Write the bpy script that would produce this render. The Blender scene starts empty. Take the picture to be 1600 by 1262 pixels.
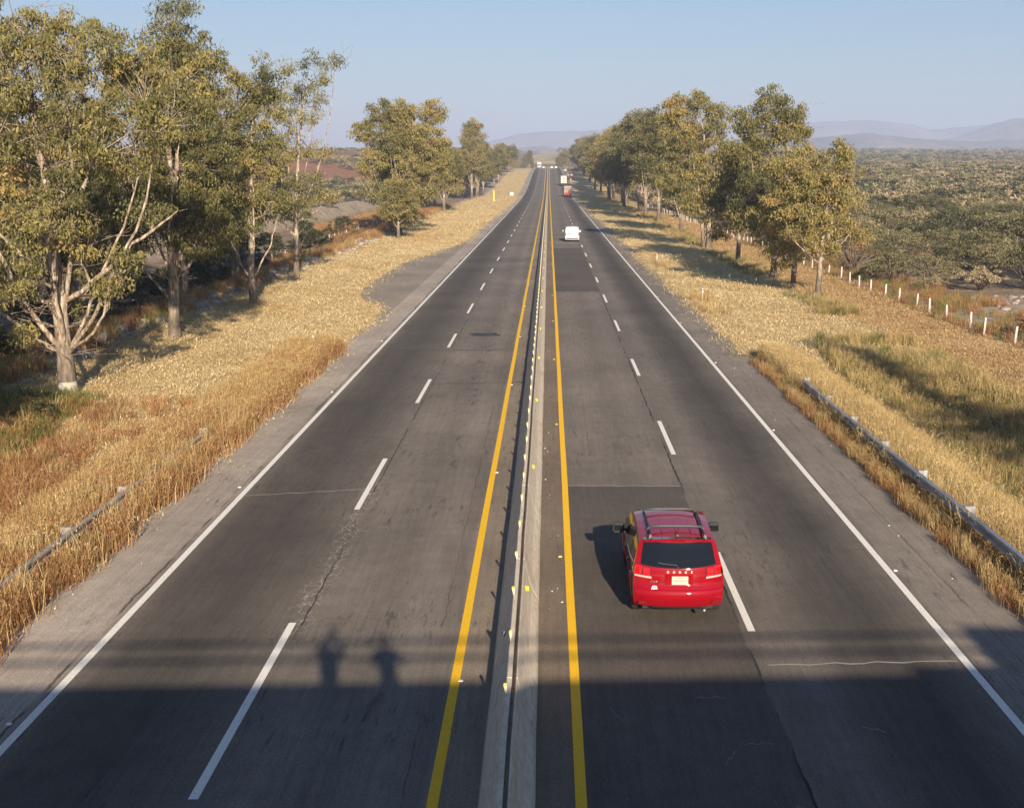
import bpy, bmesh, math, random
import numpy as np
from mathutils import Vector, Matrix, Euler
S = bpy.context.scene
HAZE = 2.3e-4
COL = S.collection
R = math.radians

# ---------------------------------------------------------------- camera, world, sun, exposure
cd = bpy.data.cameras.new('camera'); cam = bpy.data.objects.new('camera', cd); COL.objects.link(cam)
cam.location = (0, 0, 9.06); cam.rotation_euler = (R(90 - 11.18), 0, 0)
cd.sensor_width = 36; cd.lens = 41.56; cd.shift_x = -57 / 1600; cd.clip_start = .05; cd.clip_end = 30000
S.camera = cam
SUN_EL, SUN_AZ = 21.5, 10.8           # sun behind the viewer, slightly to the right
sdir = Vector((math.sin(R(SUN_AZ)) * math.cos(R(SUN_EL)), -math.cos(R(SUN_AZ)) * math.cos(R(SUN_EL)), math.sin(R(SUN_EL))))
w = bpy.data.worlds.new('World'); S.world = w; w.use_nodes = True
wn = w.node_tree.nodes; wl = w.node_tree.links
sky = wn.new('ShaderNodeTexSky'); sky.sky_type = 'NISHITA'; sky.sun_disc = False
sky.sun_elevation = R(SUN_EL); sky.sun_rotation = R(180 - SUN_AZ)
sky.air_density = 1.2; sky.dust_density = .25; sky.ozone_density = 6.0
wl.new(sky.outputs[0], wn['Background'].inputs[0]); wn['Background'].inputs[1].default_value = .05
sl = bpy.data.lights.new('sun', 'SUN'); sl.energy = 5.0; sl.angle = R(.55); sl.color = (1, .83, .63)
so = bpy.data.objects.new('sun', sl); COL.objects.link(so); so.location = (20, -60, 60)
so.rotation_euler = sdir.to_track_quat('Z', 'Y').to_euler()
S.render.engine = 'CYCLES'
S.view_settings.view_transform = 'Standard'; S.view_settings.look = 'None'
S.view_settings.exposure = 1.0; S.view_settings.gamma = 1.0
try: S.view_settings.use_curve_mapping = False
except Exception: pass
S.cycles.volume_bounces = 1
S.cycles.transparent_max_bounces = 12

# ---------------------------------------------------------------- helpers
ORD = ['nearest', 'second nearest', 'third nearest', 'fourth nearest', 'fifth nearest', 'sixth nearest', 'seventh nearest', 'eighth nearest', 'ninth nearest', 'tenth nearest']
def ordn(k): return ORD[k] + ' ' if k < len(ORD) else ''
def tag(o, label=None, cat=None, group=None, kind=None):
    if label: o['label'] = label
    if cat: o['category'] = cat
    if group: o['group'] = group
    if kind: o['kind'] = kind
    return o
def empty(name, loc, rz=0, label=None, cat=None, group=None):
    o = bpy.data.objects.new(name, None); COL.objects.link(o)
    o.location = loc; o.rotation_euler = (0, 0, rz); o.empty_display_size = .2
    return tag(o, label, cat, group)
def link(name, me, parent=None, loc=None):
    o = bpy.data.objects.new(name, me); COL.objects.link(o)
    if parent: o.parent = parent
    if loc is not None: o.location = loc
    return o
def npmesh(name, V, F, mats, smooth=False, midx=None, attr=None):
    """F is an (n,k) int array (k = 3 or 4)"""
    me = bpy.data.meshes.new(name)
    V = np.asarray(V, dtype=np.float32); F = np.asarray(F, dtype=np.int32)
    k = F.shape[1]
    me.vertices.add(len(V)); me.vertices.foreach_set('co', V.ravel())
    me.loops.add(F.size); me.loops.foreach_set('vertex_index', F.ravel())
    me.polygons.add(len(F))
    me.polygons.foreach_set('loop_start', np.arange(0, F.size, k, dtype=np.int32))
    me.polygons.foreach_set('loop_total', np.full(len(F), k, dtype=np.int32))
    if midx is not None: me.polygons.foreach_set('material_index', np.asarray(midx, dtype=np.int32))
    me.polygons.foreach_set('use_smooth', np.full(len(F), smooth, dtype=bool))
    if attr is not None:
        a = me.attributes.new('tint', 'FLOAT', 'FACE'); a.data.foreach_set('value', np.asarray(attr, dtype=np.float32))
    for m in (mats if isinstance(mats, (list, tuple)) else [mats]): me.materials.append(m)
    me.update(calc_edges=True); me.validate()
    return me
class MB:
    def __init__(s): s.v = []; s.f = []
    def add(s, V, F):
        n = len(s.v); s.v += [tuple(p) for p in V]; s.f += [tuple(i + n for i in f) for f in F]; return s
    def box(s, c, d, rz=0, taper=1.0, rx=0):
        x, y, z = d[0] / 2, d[1] / 2, d[2] / 2
        P = []
        for k in (-1, 1):
            t = 1 if k < 0 else taper
            P += [(-x * t, -y * t, k * z), (x * t, -y * t, k * z), (x * t, y * t, k * z), (-x * t, y * t, k * z)]
        M = Matrix.Translation(c) @ Euler((rx, 0, rz)).to_matrix().to_4x4()
        return s.add([M @ Vector(p) for p in P], [(0, 3, 2, 1), (4, 5, 6, 7), (0, 1, 5, 4), (1, 2, 6, 5), (2, 3, 7, 6), (3, 0, 4, 7)])
    def tube(s, pts, rad, n=8, cap=True):
        pts = [Vector(p) for p in pts]; m = len(pts)
        if not hasattr(rad, '__len__'): rad = [rad] * m
        V = []; F = []
        for i, p in enumerate(pts):
            d = (pts[min(i + 1, m - 1)] - pts[max(i - 1, 0)]).normalized()
            a = d.cross(Vector((0, 0, 1)) if abs(d.z) < .9 else Vector((1, 0, 0))).normalized(); b = d.cross(a)
            for k in range(n):
                t = 2 * math.pi * k / n; V.append(p + rad[i] * (math.cos(t) * a + math.sin(t) * b))
        for i in range(m - 1):
            for k in range(n):
                k2 = (k + 1) % n; F.append((i * n + k, i * n + k2, (i + 1) * n + k2, (i + 1) * n + k))
        if cap: F += [tuple(range(n))[::-1], tuple(range((m - 1) * n, m * n))]
        return s.add(V, F)
    def prism(s, poly, axis, a, b):
        """poly in the two other axes, extruded along axis from a to b"""
        n = len(poly); V = []
        for t in (a, b):
            for (p, q) in poly:
                V.append({'x': (t, p, q), 'y': (p, t, q), 'z': (p, q, t)}[axis])
        F = [tuple(range(n))[::-1], tuple(range(n, 2 * n))] + [(i, (i + 1) % n, n + (i + 1) % n, n + i) for i in range(n)]
        return s.add(V, F)
    def mesh(s, name, m, smooth=False, bev=0):
        me = bpy.data.meshes.new(name); me.from_pydata(s.v, [], s.f)
        bm = bmesh.new(); bm.from_mesh(me); bmesh.ops.recalc_face_normals(bm, faces=bm.faces)
        if bev: bmesh.ops.bevel(bm, geom=bm.edges[:], offset=bev, segments=2, affect='EDGES', clamp_overlap=True)
        bm.to_mesh(me); bm.free()
        me.materials.append(m)
        if smooth: me.polygons.foreach_set('use_smooth', [True] * len(me.polygons))
        me.update(); return me
    def build(s, name, m, parent=None, smooth=False, bev=0, loc=None):
        return link(name, s.mesh(name, m, smooth, bev), parent, loc)
def copy_tree(o, parent=None):
    c = o.copy(); COL.objects.link(c); c.parent = parent
    for ch in [x for x in bpy.data.objects if x.parent == o]: copy_tree(ch, c)
    return c

# ---------------------------------------------------------------- materials
def newmat(name):
    m = bpy.data.materials.new(name); m.use_nodes = True
    return m, m.node_tree.nodes, m.node_tree.links, m.node_tree.nodes['Principled BSDF']
def mat(name, col, rough=.6, metal=0, noise=0, nscale=5, bump=0, bscale=30, coat=0, emit=None, stretch=None):
    m, N, L, b = newmat(name)
    b.inputs['Base Color'].default_value = (*col, 1); b.inputs['Roughness'].default_value = rough; b.inputs['Metallic'].default_value = metal
    b.inputs['Coat Weight'].default_value = coat
    if emit: b.inputs['Emission Color'].default_value = (*col, 1); b.inputs['Emission Strength'].default_value = emit
    if noise or bump:
        tc = N.new('ShaderNodeTexCoord'); mp = N.new('ShaderNodeMapping'); L.new(tc.outputs['Object'], mp.inputs[0])
        if stretch: mp.inputs['Scale'].default_value = stretch
    if noise:
        n = N.new('ShaderNodeTexNoise'); n.inputs['Scale'].default_value = nscale; n.inputs['Detail'].default_value = 6
        L.new(mp.outputs[0], n.inputs['Vector'])
        mr = N.new('ShaderNodeMapRange'); mr.inputs[1].default_value = .3; mr.inputs[2].default_value = .7
        mr.inputs[3].default_value = 1 - noise; mr.inputs[4].default_value = 1 + noise; L.new(n.outputs[0], mr.inputs[0])
        mx = N.new('ShaderNodeVectorMath'); mx.operation = 'SCALE'; mx.inputs[0].default_value = col; L.new(mr.outputs[0], mx.inputs['Scale'])
        L.new(mx.outputs[0], b.inputs['Base Color'])
    if bump:
        n2 = N.new('ShaderNodeTexNoise'); n2.inputs['Scale'].default_value = bscale; n2.inputs['Detail'].default_value = 5
        L.new(mp.outputs[0], n2.inputs['Vector'])
        bp = N.new('ShaderNodeBump'); bp.inputs['Strength'].default_value = bump; bp.inputs['Distance'].default_value = .02
        L.new(n2.outputs[0], bp.inputs['Height']); L.new(bp.outputs[0], b.inputs['Normal'])
    return m
class NT:
    """small helper to write shader maths"""
    def __init__(s, name):
        s.m, s.N, s.L, s.b = newmat(name)
        s.tc = s.N.new('ShaderNodeTexCoord')
        sp = s.N.new('ShaderNodeSeparateXYZ'); s.L.new(s.tc.outputs['Object'], sp.inputs[0]); s.x, s.y, s.z = sp.outputs
    def put(s, sock, v):
        if isinstance(v, (int, float)): sock.default_value = v
        elif isinstance(v, tuple): sock.default_value = (*v, 1) if len(sock.default_value) == 4 and len(v) == 3 else v
        else: s.L.new(v, sock)
    def math(s, op, a, b=0., c=0., clamp=False):
        n = s.N.new('ShaderNodeMath'); n.operation = op; n.use_clamp = clamp
        s.put(n.inputs[0], a); s.put(n.inputs[1], b)
        if op in ('MULTIPLY_ADD', 'COMPARE', 'SMOOTH_MIN'): s.put(n.inputs[2], c)
        return n.outputs[0]
    def rng(s, v, a, b, c=0., d=1., smooth=False):
        n = s.N.new('ShaderNodeMapRange'); n.clamp = True
        if smooth: n.interpolation_type = 'SMOOTHSTEP'
        s.put(n.inputs[0], v)
        for i, q in enumerate((a, b, c, d)): n.inputs[i + 1].default_value = q
        return n.outputs[0]
    def band(s, v, a, b, f):     # 1 between a and b with feather f
        return s.math('MULTIPLY', s.rng(v, a - f, a + f), s.rng(v, b - f, b + f, 1., 0.))
    def noise(s, scale, detail=4, stretch=None, rough=.5, off=0, dist=0):
        n = s.N.new('ShaderNodeTexNoise'); n.inputs['Scale'].default_value = scale; n.inputs['Detail'].default_value = detail
        n.inputs['Roughness'].default_value = rough; n.inputs['Distortion'].default_value = dist
        mp = s.N.new('ShaderNodeMapping'); s.L.new(s.tc.outputs['Object'], mp.inputs[0])
        if stretch: mp.inputs['Scale'].default_value = stretch
        mp.inputs['Location'].default_value = (off, off * .7, 0)
        s.L.new(mp.outputs[0], n.inputs['Vector']); return n.outputs[0]
    def voro(s, scale, stretch=None, feature='DISTANCE_TO_EDGE', dist=.0):
        n = s.N.new('ShaderNodeTexVoronoi'); n.feature = feature; n.inputs['Scale'].default_value = scale
        mp = s.N.new('ShaderNodeMapping')
        if stretch: mp.inputs['Scale'].default_value = stretch
        s.L.new(s.tc.outputs['Object'], mp.inputs[0]); src = mp.outputs[0]
        if dist:
            nn = s.N.new('ShaderNodeTexNoise'); nn.inputs['Scale'].default_value = scale * 1.3; s.L.new(src, nn.inputs['Vector'])
            va = s.N.new('ShaderNodeVectorMath'); va.operation = 'MULTIPLY_ADD'; s.L.new(nn.outputs[1], va.inputs[0])
            va.inputs[1].default_value = (dist,) * 3; s.L.new(src, va.inputs[2]); src = va.outputs[0]
        s.L.new(src, n.inputs['Vector']); return n.outputs[0]
    def mix(s, f, a, b, mode='MIX'):
        n = s.N.new('ShaderNodeMix'); n.data_type = 'RGBA'; n.blend_type = mode
        s.put(n.inputs[0], f); s.put(n.inputs[6], a); s.put(n.inputs[7], b); return n.outputs[2]
    def ramp(s, v, stops, interp='LINEAR'):
        n = s.N.new('ShaderNodeValToRGB'); s.put(n.inputs[0], v); e = n.color_ramp.elements; n.color_ramp.interpolation = interp
        while len(e) < len(stops): e.new(.5)
        for k, (p, c) in enumerate(stops): e[k].position = p; e[k].color = (*c, 1)
        return n.outputs[0]
    def scale(s, col, f):
        n = s.N.new('ShaderNodeVectorMath'); n.operation = 'SCALE'; s.put(n.inputs[0], col) if not isinstance(col, tuple) else setattr(n.inputs[0], 'default_value', col)
        s.put(n.inputs['Scale'], f); return n.outputs[0]
    def bump(s, h, strength=.3, dist=.02):
        n = s.N.new('ShaderNodeBump'); n.inputs['Strength'].default_value = strength; n.inputs['Distance'].default_value = dist
        s.put(n.inputs['Height'], h); s.L.new(n.outputs[0], s.b.inputs['Normal'])
    def done(s, col, rough=.9, spec=.3):
        s.put(s.b.inputs['Base Color'], col); s.put(s.b.inputs['Roughness'], rough); s.b.inputs['Specular IOR Level'].default_value = spec
        return s.m

# asphalt: X of the road gives the paint-free wear bands, noise the rest
def asphalt(name, kind='road'):
    t = NT(name)
    wob = t.math('MULTIPLY_ADD', t.noise(.25, 3), .7, -.35)
    xx = t.math('ADD', t.x, wob)
    if kind == 'road':
        xs = [(-11, .275), (-9.0, .245), (-8.72, .11), (-8.2, .062), (-6.9, .052), (-5.9, .078), (-5.2, .105), (-4.4, .128), (-3.4, .108), (-2.6, .142), (-1.9, .11),
              (-1.7, .15), (-1.1, .15), (-.2, .12), (.38, .12), (.46, .11), (1.4, .128), (2.4, .104), (3.2, .124), (4.0, .104), (4.8, .118), (5.6, .064), (6.6, .044), (7.2, .070), (7.82, .11), (8.15, .155), (9.8, .175)]
        v = t.rng(xx, -11, 10)
        base = t.ramp(v, [((x + 11) / 21, (c * 1.27, c * 1.10, c * .93)) for x, c in xs])
        # carriageway outside the bands is pinned to the true X for the strips next to the barrier
        strip = t.band(t.x, -1.60, -.9, .02)
        base = t.mix(strip, base, (.205, .168, .128))
        strip2 = t.band(t.x, -.3, .42, .02)
        base = t.mix(strip2, base, (.155, .122, .090))
    else:
        base = (.082, .071, .060) if kind == 'dark' else (.24, .205, .165)
    streak = t.rng(t.noise(1., 5, (9, .35, 1), .7), .3, .7, .85, 1.16)
    blot = t.rng(t.noise(.16, 4), .3, .7, .82, 1.2)
    fine = t.rng(t.noise(22, 4, None, .85), .25, .75, .5, 1.55)
    speck = t.rng(t.noise(75, 1, None, .5, 3), .73, .80, 0., 1.)
    f = t.math('MULTIPLY', t.math('MULTIPLY', t.math('MULTIPLY', streak, blot), fine), t.rng(t.noise(1.7, 6, None, .7, 13), .3, .7, .86, 1.14))
    col = t.scale(base, f)
    col = t.mix(t.math('MULTIPLY', speck, .6), col, (.36, .34, .31))
    if kind == 'road':
        # coarse chippings beside the barrier
        chip = t.math('MULTIPLY', t.rng(t.voro(26, None, 'F1'), .0, .32, 1., 0.), strip2)
        col = t.mix(t.math('MULTIPLY', chip, .45), col, (.34, .31, .27))
        # crazed lane joint of the left carriageway
        wide = t.band(t.math('ADD', t.x, t.math('MULTIPLY_ADD', t.noise(.8, 2, None, .5, 7), .9, -.45)), -5.3, -4.85, .16)
        ym = t.rng(t.noise(.12, 1, (0.2, 1, 1), .5, 11), .45, .55)
        edge = t.rng(t.voro(3.2, (1.3, .8, 1), dist=.25), .0, .035, 1., 0.)
        craze = t.math('MULTIPLY', t.math('MULTIPLY', edge, wide), t.band(t.y, 22, 34.5, 1.5))
        col = t.mix(t.math('MULTIPLY', craze, .85), col, (.50, .45, .38))
        # dark longitudinal joints
        for (cx, wd, s_) in ((-5.02, .018, .9), (3.88, .03, .95), (-2.15, .015, .5), (-8.95, .03, .75), (7.95, .02, .5), (8.9, .014, .6), (1.35, .012, .35)):
            wig = t.math('ADD', t.x, t.math('MULTIPLY_ADD', t.noise(1.3, 4, (1, 1, 1), .6, cx), .16, -.08))
            ln = t.band(wig, cx - wd, cx + wd, .012)
            gap = t.rng(t.noise(.35, 3, (1, 1, 1), .6, cx * 3 + 5), .42, .55)
            col = t.mix(t.math('MULTIPLY', t.math('MULTIPLY', ln, gap), s_), col, (.018, .018, .02))
        # alligator patches / scuffs in the wheel tracks
        scuf = t.math('MULTIPLY', t.rng(t.noise(1., 5, (7, .9, 1), .75, 21), .56, .68), t.rng(t.noise(.09, 2, (1, 2.2, 1), .5, 4), .47, .56))
        col = t.mix(t.math('MULTIPLY', scuf, .8), col, (.035, .032, .032))
        tar = t.math('MULTIPLY', t.rng(t.noise(1., 4, (2.2, .6, 1), .7, 31), .58, .64), t.band(t.x, -3.4, -2.9, .1))
        col = t.mix(t.math('MULTIPLY', tar, .5), col, (.03, .03, .032))
        litter = t.rng(t.noise(9, 2, None, .6, 17), .79, .81)
        col = t.mix(t.math('MULTIPLY', litter, .5), col, (.45, .42, .38))
    t.bump(t.noise(60, 3, None, .7), .35, .012)
    return t.done(col, t.rng(blot, .8, 1.2, .82, .93), .35)
M = {}
M['road'] = asphalt('asphalt_worn'); M['patch'] = asphalt('asphalt_patch', 'dark'); M['layby'] = asphalt('asphalt_layby', 'pale')
def paint(name, col, wear=.5):
    t = NT(name)
    n = t.rng(t.noise(3., 6, (6, 1, 1), .75), .58, .70)
    g = t.rng(t.noise(40, 2), .3, .7, .84, 1.1)
    c = t.mix(t.math('MULTIPLY', n, wear), t.scale(col, g), (.14, .13, .12))
    t.bump(t.noise(60, 3, None, .7), .3, .008)
    return t.done(c, .7, .3)
M['white_paint'] = paint('road_paint_white', (.78, .76, .70), .75); M['yellow_paint'] = paint('road_paint_yellow', (.85, .50, .012), .35)
def concrete():
    t = NT('barrier_concrete')
    sw = t.noise(1.6, 5, (2, .9, 2.5), .6, 0, 2.2)
    c = t.ramp(sw, [(.25, (.40, .345, .27)), (.5, (.56, .49, .39)), (.75, (.66, .59, .48))])
    c = t.mix(t.rng(t.noise(.6, 5, (1, .8, 6), .65, 9), .58, .75, 0, .5), c, (.15, .14, .125))
    scr = t.rng(t.noise(7, 3, (1, .5, 2.5), .7, 4, 1.5), .70, .74, 0, .6)
    c = t.mix(scr, c, (.55, .52, .47))
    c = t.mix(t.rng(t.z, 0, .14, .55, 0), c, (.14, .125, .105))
    t.bump(t.noise(25, 4), .3, .01)
    return t.done(c, .85)
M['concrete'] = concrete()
def ground():
    t = NT('verge_ground')
    big = t.noise(.05, 4); mid = t.noise(.5, 6, None, .65); fine = t.noise(6, 5, None, .75)
    straw = t.ramp(mid, [(.3, (.34, .23, .095)), (.45, (.62, .47, .23)), (.7, (.78, .63, .36))])
    rust = t.ramp(mid, [(.3, (.38, .25, .11)), (.5, (.63, .45, .22)), (.75, (.76, .59, .34))])
    mow = t.rng(t.noise(1, 3, (1.6, .07, 1), .6, 3), .42, .62)
    rust = t.mix(t.math('MULTIPLY', mow, .5), rust, (.48, .36, .19))
    dirt = t.ramp(mid, [(.3, (.17, .125, .085)), (.55, (.30, .235, .165)), (.75, (.42, .33, .24))])
    pale = t.ramp(mid, [(.3, (.28, .225, .17)), (.6, (.46, .38, .29)), (.8, (.56, .47, .37))])
    red = t.ramp(mid, [(.3, (.15, .08, .045)), (.5, (.34, .16, .09)), (.8, (.46, .28, .17))])
    xn = t.math('ADD', t.x, t.math('MULTIPLY_ADD', big, 6., -3.))
    xs = t.math('ADD', t.x, t.math('MULTIPLY_ADD', mid, 1.6, -.8))
    c = t.mix(t.rng(xs, 18, 19.6), straw, rust)
    c = t.mix(t.rng(xs, 24.6, 25.6), c, dirt)
    bare = t.math('MULTIPLY', t.band(xs, 25.6, 44, .7), t.band(t.math('ADD', t.y, t.math('MULTIPLY', mid, 8.)), 71, 92, 3))
    c = t.mix(bare, c, pale)
    c = t.mix(t.rng(xs, -22.2, -23.0), c, pale)
    c = t.mix(t.rng(xs, -25.8, -26.8), c, dirt)
    c = t.mix(t.rng(xs, -40.5, -41.6), c, pale)
    c = t.mix(t.rng(xs, -51, -53), c, dirt)
    c = t.mix(t.math('MULTIPLY', t.rng(xn, -64, -84), t.rng(t.y, 330, 430)), c, red)
    tuft = t.rng(t.noise(1.1, 3, None, .6, 8), .60, .70)
    c = t.mix(t.math('MULTIPLY', tuft, .6), c, (.17, .115, .045))
    # thick scrub cover on the far plain
    far = t.math('MULTIPLY', t.rng(t.y, 700, 1300), t.rng(t.noise(.012, 6, None, .7), .35, .60))
    c = t.mix(t.math('MULTIPLY', far, .85), c, (.075, .075, .045))
    c = t.scale(c, t.rng(fine, .32, .66, .35, 1.45))
    t.bump(t.math('ADD', t.noise(9, 5, None, .8), t.math('MULTIPLY', t.noise(1.5, 3), 2.)), .9, .07)
    return t.done(c, .97, .1)
M['ground'] = ground()
def hillmat():
    t = NT('hill_ground')
    c = t.ramp(t.noise(.0035, 8, None, .7), [(.3, (.09, .09, .06)), (.5, (.19, .17, .12)), (.62, (.34, .28, .2)), (.75, (.42, .34, .25))])
    t.bump(t.noise(.01, 8, None, .7), 1, 40)
    return t.done(c, .97, .1)
M['hill'] = hillmat()
def leafmat(name, stops, trans=.35, vary=.24):
    m, N, L, b = newmat(name)
    a = N.new('ShaderNodeAttribute'); a.attribute_name = 'tint'
    oi = N.new('ShaderNodeObjectInfo')
    ad = N.new('ShaderNodeMath'); ad.operation = 'MULTIPLY_ADD'; L.new(oi.outputs['Random'], ad.inputs[0]); ad.inputs[1].default_value = vary; ad.inputs[2].default_value = -vary / 2
    a2 = N.new('ShaderNodeMath'); a2.operation = 'ADD'; a2.use_clamp = True; L.new(a.outputs['Fac'], a2.inputs[0]); L.new(ad.outputs[0], a2.inputs[1])
    r = N.new('ShaderNodeValToRGB'); L.new(a2.outputs[0], r.inputs[0]); e = r.color_ramp.elements
    while len(e) < len(stops): e.new(.5)
    for k, (p, c) in enumerate(stops): e[k].position = p; e[k].color = (*c, 1)
    L.new(r.outputs[0], b.inputs['Base Color']); b.inputs['Roughness'].default_value = .55; b.inputs['Specular IOR Level'].default_value = .3
    if trans:
        tr = N.new('ShaderNodeBsdfTranslucent'); L.new(r.outputs[0], tr.inputs[0]); mx = N.new('ShaderNodeMixShader'); mx.inputs[0].default_value = trans
        L.new(b.outputs[0], mx.inputs[1]); L.new(tr.outputs[0], mx.inputs[2]); L.new(mx.outputs[0], N['Material Output'].inputs[0])
    return m
M['leaf'] = leafmat('gum_leaves', [(0, (.07, .072, .032)), (.3, (.16, .155, .058)), (.6, (.29, .255, .09)), (.82, (.42, .32, .12)), (1, (.40, .24, .11))], .3, .3)
M['leaf_dark'] = leafmat('dark_leaves', [(0, (.03, .038, .014)), (.5, (.065, .072, .025)), (1, (.13, .10, .045))], .25)
M['scrub'] = leafmat('scrub_leaves', [(0, (.055, .060, .028)), (.35, (.14, .135, .062)), (.7, (.265, .24, .12)), (1, (.42, .33, .21))], .2, .7)
M['drybush'] = leafmat('dry_leaves', [(0, (.10, .055, .025)), (.5, (.21, .12, .05)), (1, (.32, .22, .11))], .2)
M['straw'] = leafmat('straw_blades', [(0, (.36, .25, .11)), (.4, (.66, .51, .26)), (1, (.86, .74, .46))], .3)
M['rust_grass'] = leafmat('rust_grass_blades', [(0, (.17, .075, .035)), (.45, (.40, .205, .085)), (.8, (.55, .35, .155)), (1, (.64, .50, .27))], .3)
M['gold_grass'] = leafmat('gold_grass_blades', [(0, (.20, .13, .055)), (.45, (.42, .30, .13)), (.8, (.60, .46, .21)), (1, (.70, .57, .32))], .3)
M['green_grass'] = leafmat('green_grass_blades', [(0, (.08, .095, .025)), (.5, (.19, .20, .055)), (1, (.40, .35, .13))], .3)
def bark():
    t = NT('gum_bark')
    n = t.noise(2.2, 6, (3, 3, .8), .65)
    c = t.ramp(n, [(.35, (.10, .075, .055)), (.48, (.26, .205, .155)), (.58, (.43, .365, .285)), (.7, (.60, .54, .46))])
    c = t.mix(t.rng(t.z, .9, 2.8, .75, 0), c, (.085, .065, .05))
    t.bump(t.noise(6, 5, (3, 3, .8)), .5, .03)
    return t.done(c, .85)
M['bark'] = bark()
M['wash'] = mat('limewash', (.42, .39, .34), .9, noise=.3, nscale=6)
M['steel'] = mat('galvanised_steel', (.30, .33, .37), .5, .35, noise=.3, nscale=2, stretch=(1, .3, 1))
M['steel_old'] = mat('weathered_steel', (.30, .275, .25), .7, .2, noise=.3, nscale=3)
M['post_white'] = mat('white_post', (.50, .48, .45), .8, noise=.15, nscale=6)
M['refl_white'] = mat('white_reflector', (.8, .8, .78), .4)
M['refl_yellow'] = mat('yellow_reflector', (.72, .64, .04), .5)
M['refl_pale'] = mat('pale_plastic', (.66, .60, .46), .5)
M['yellow_post'] = mat('yellow_post_paint', (.85, .62, .04), .5)
M['orange'] = mat('orange_plastic', (.75, .18, .04), .5)
M['wire'] = mat('fence_wire', (.2, .18, .16), .6, .4)
M['rail'] = mat('rail_steel', (.12, .09, .075), .6, .3)
M['ballast'] = mat('ballast_stone', (.36, .31, .27), .95, noise=.3, nscale=3, bump=.8, bscale=6)
# ---------------------------------------------------------------- shape of the land
rng = np.random.default_rng(11); random.seed(11)
PY = np.array([-400, 300, 380, 450, 525, 607, 690, 775, 820, 870, 950, 1100, 1500, 9999.])
PZ = np.array([0, 0, .15, .85, 2.9, 6.0, 8.4, 10.0, 10.35, 10.2, 8.6, 4, 2, 2.])
_yy = np.arange(-400, 3000, 5.); _zz = np.interp(_yy, PY, PZ)
for _ in range(5): _zz = np.convolve(np.pad(_zz, 4, 'edge'), np.ones(9) / 9, 'valid')
def P(y): return np.interp(y, _yy, _zz)                       # road profile: level, then a long rise to a crest
def XO(y): return np.asarray(y, float) * 0                    # the road is straight
def sm(a, b, x): t = np.clip((np.asarray(x, float) - a) / (b - a), 0, 1); return t * t * (3 - 2 * t)
def vnoise(x, y, s, seed=0):
    """cheap smooth value noise, vectorised"""
    x = np.asarray(x, float) / s + 100; y = np.asarray(y, float) / s + 100
    xi = np.floor(x).astype(np.int64); yi = np.floor(y).astype(np.int64); fx = x - xi; fy = y - yi
    fx = fx * fx * (3 - 2 * fx); fy = fy * fy * (3 - 2 * fy)
    def h(a, b):
        n = (a * 374761393 + b * 668265263 + seed * 1442695041) & 0x7fffffff; n = ((n ^ (n >> 13)) * 1274126177) & 0x7fffffff
        return ((n ^ (n >> 16)) & 0xffff) / 65535.
    return (h(xi, yi) * (1 - fx) + h(xi + 1, yi) * fx) * (1 - fy) + (h(xi, yi + 1) * (1 - fx) + h(xi + 1, yi + 1) * fx) * fy
def Hc(x, y):
    x = np.asarray(x, float); y = np.asarray(y, float)
    x = x - XO(y)
    plain = np.maximum(0, y - 230) * .0190 + 2.5 * sm(300, 900, y) * (vnoise(x, y, 170, 3) - .5) * 2 + 10 * sm(1200, 3000, y) * (vnoise(x, y, 700, 5) - .5)
    side = np.where(x > 0, sm(40, 150, x), sm(60, 170, -x))
    near = P(y) * (1 - side) + plain * side
    far = sm(1000, 1500, y); z = near * (1 - far) + plain * far
    # red rise on the left
    z = z + 9 * sm(380, 620, y) * (1 - sm(1000, 1600, y)) * sm(70, 170, -x) * (.7 + .6 * vnoise(x, y, 120, 8))
    # verge relief
    edge = np.where(x > 0, x - 9.75, -x - 10.7)
    z = z - .04 + (.12 * (vnoise(x, y, 2.2, 1) - .5) + .22 * (vnoise(x, y, 7, 2) - .5)) * sm(.2, 2.5, edge)
    z = z - .12 * sm(1, 5, edge)
    # culvert hollow right, hollow left
    z = z - 1.5 * sm(11.2, 14.5, x) * (1 - sm(16.5, 21, x)) * (1 - sm(44, 60, y)) * sm(-30, 0, y)
    z = z - 1.0 * sm(12.2, 15, -x) * (1 - sm(21, 25, -x)) * (1 - sm(36, 50, y))
    # graded dirt ridge and drain on the left
    rid = np.exp(-((-x - 24.2) / 1.0) ** 2) * (1 - sm(150, 190, y)) * (.45 + .5 * vnoise(x, y, 2.5, 12)); z = z + .75 * rid
    z = z - 1.1 * np.exp(-((-x - 29) / 2.4) ** 2) * (1 - sm(230, 300, y))
    # railway bank
    z = z + 1.9 * sm(40.5, 43.5, -x) * (1 - sm(49, 52.5, -x)) * (1 - sm(330, 420, y))
    # spoil heap on the bare ground at right
    z = z + .9 * np.exp(-((x - 35) / 4.) ** 2 - ((y - 79) / 4.5) ** 2) * (.5 + vnoise(x, y, 1.6, 4))
    inside = (x > -10.55) & (x < 9.6) & (y < 1100)
    return np.where(inside, P(y) - .35, z)
def H(x, y): return float(Hc(x, y))

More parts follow.
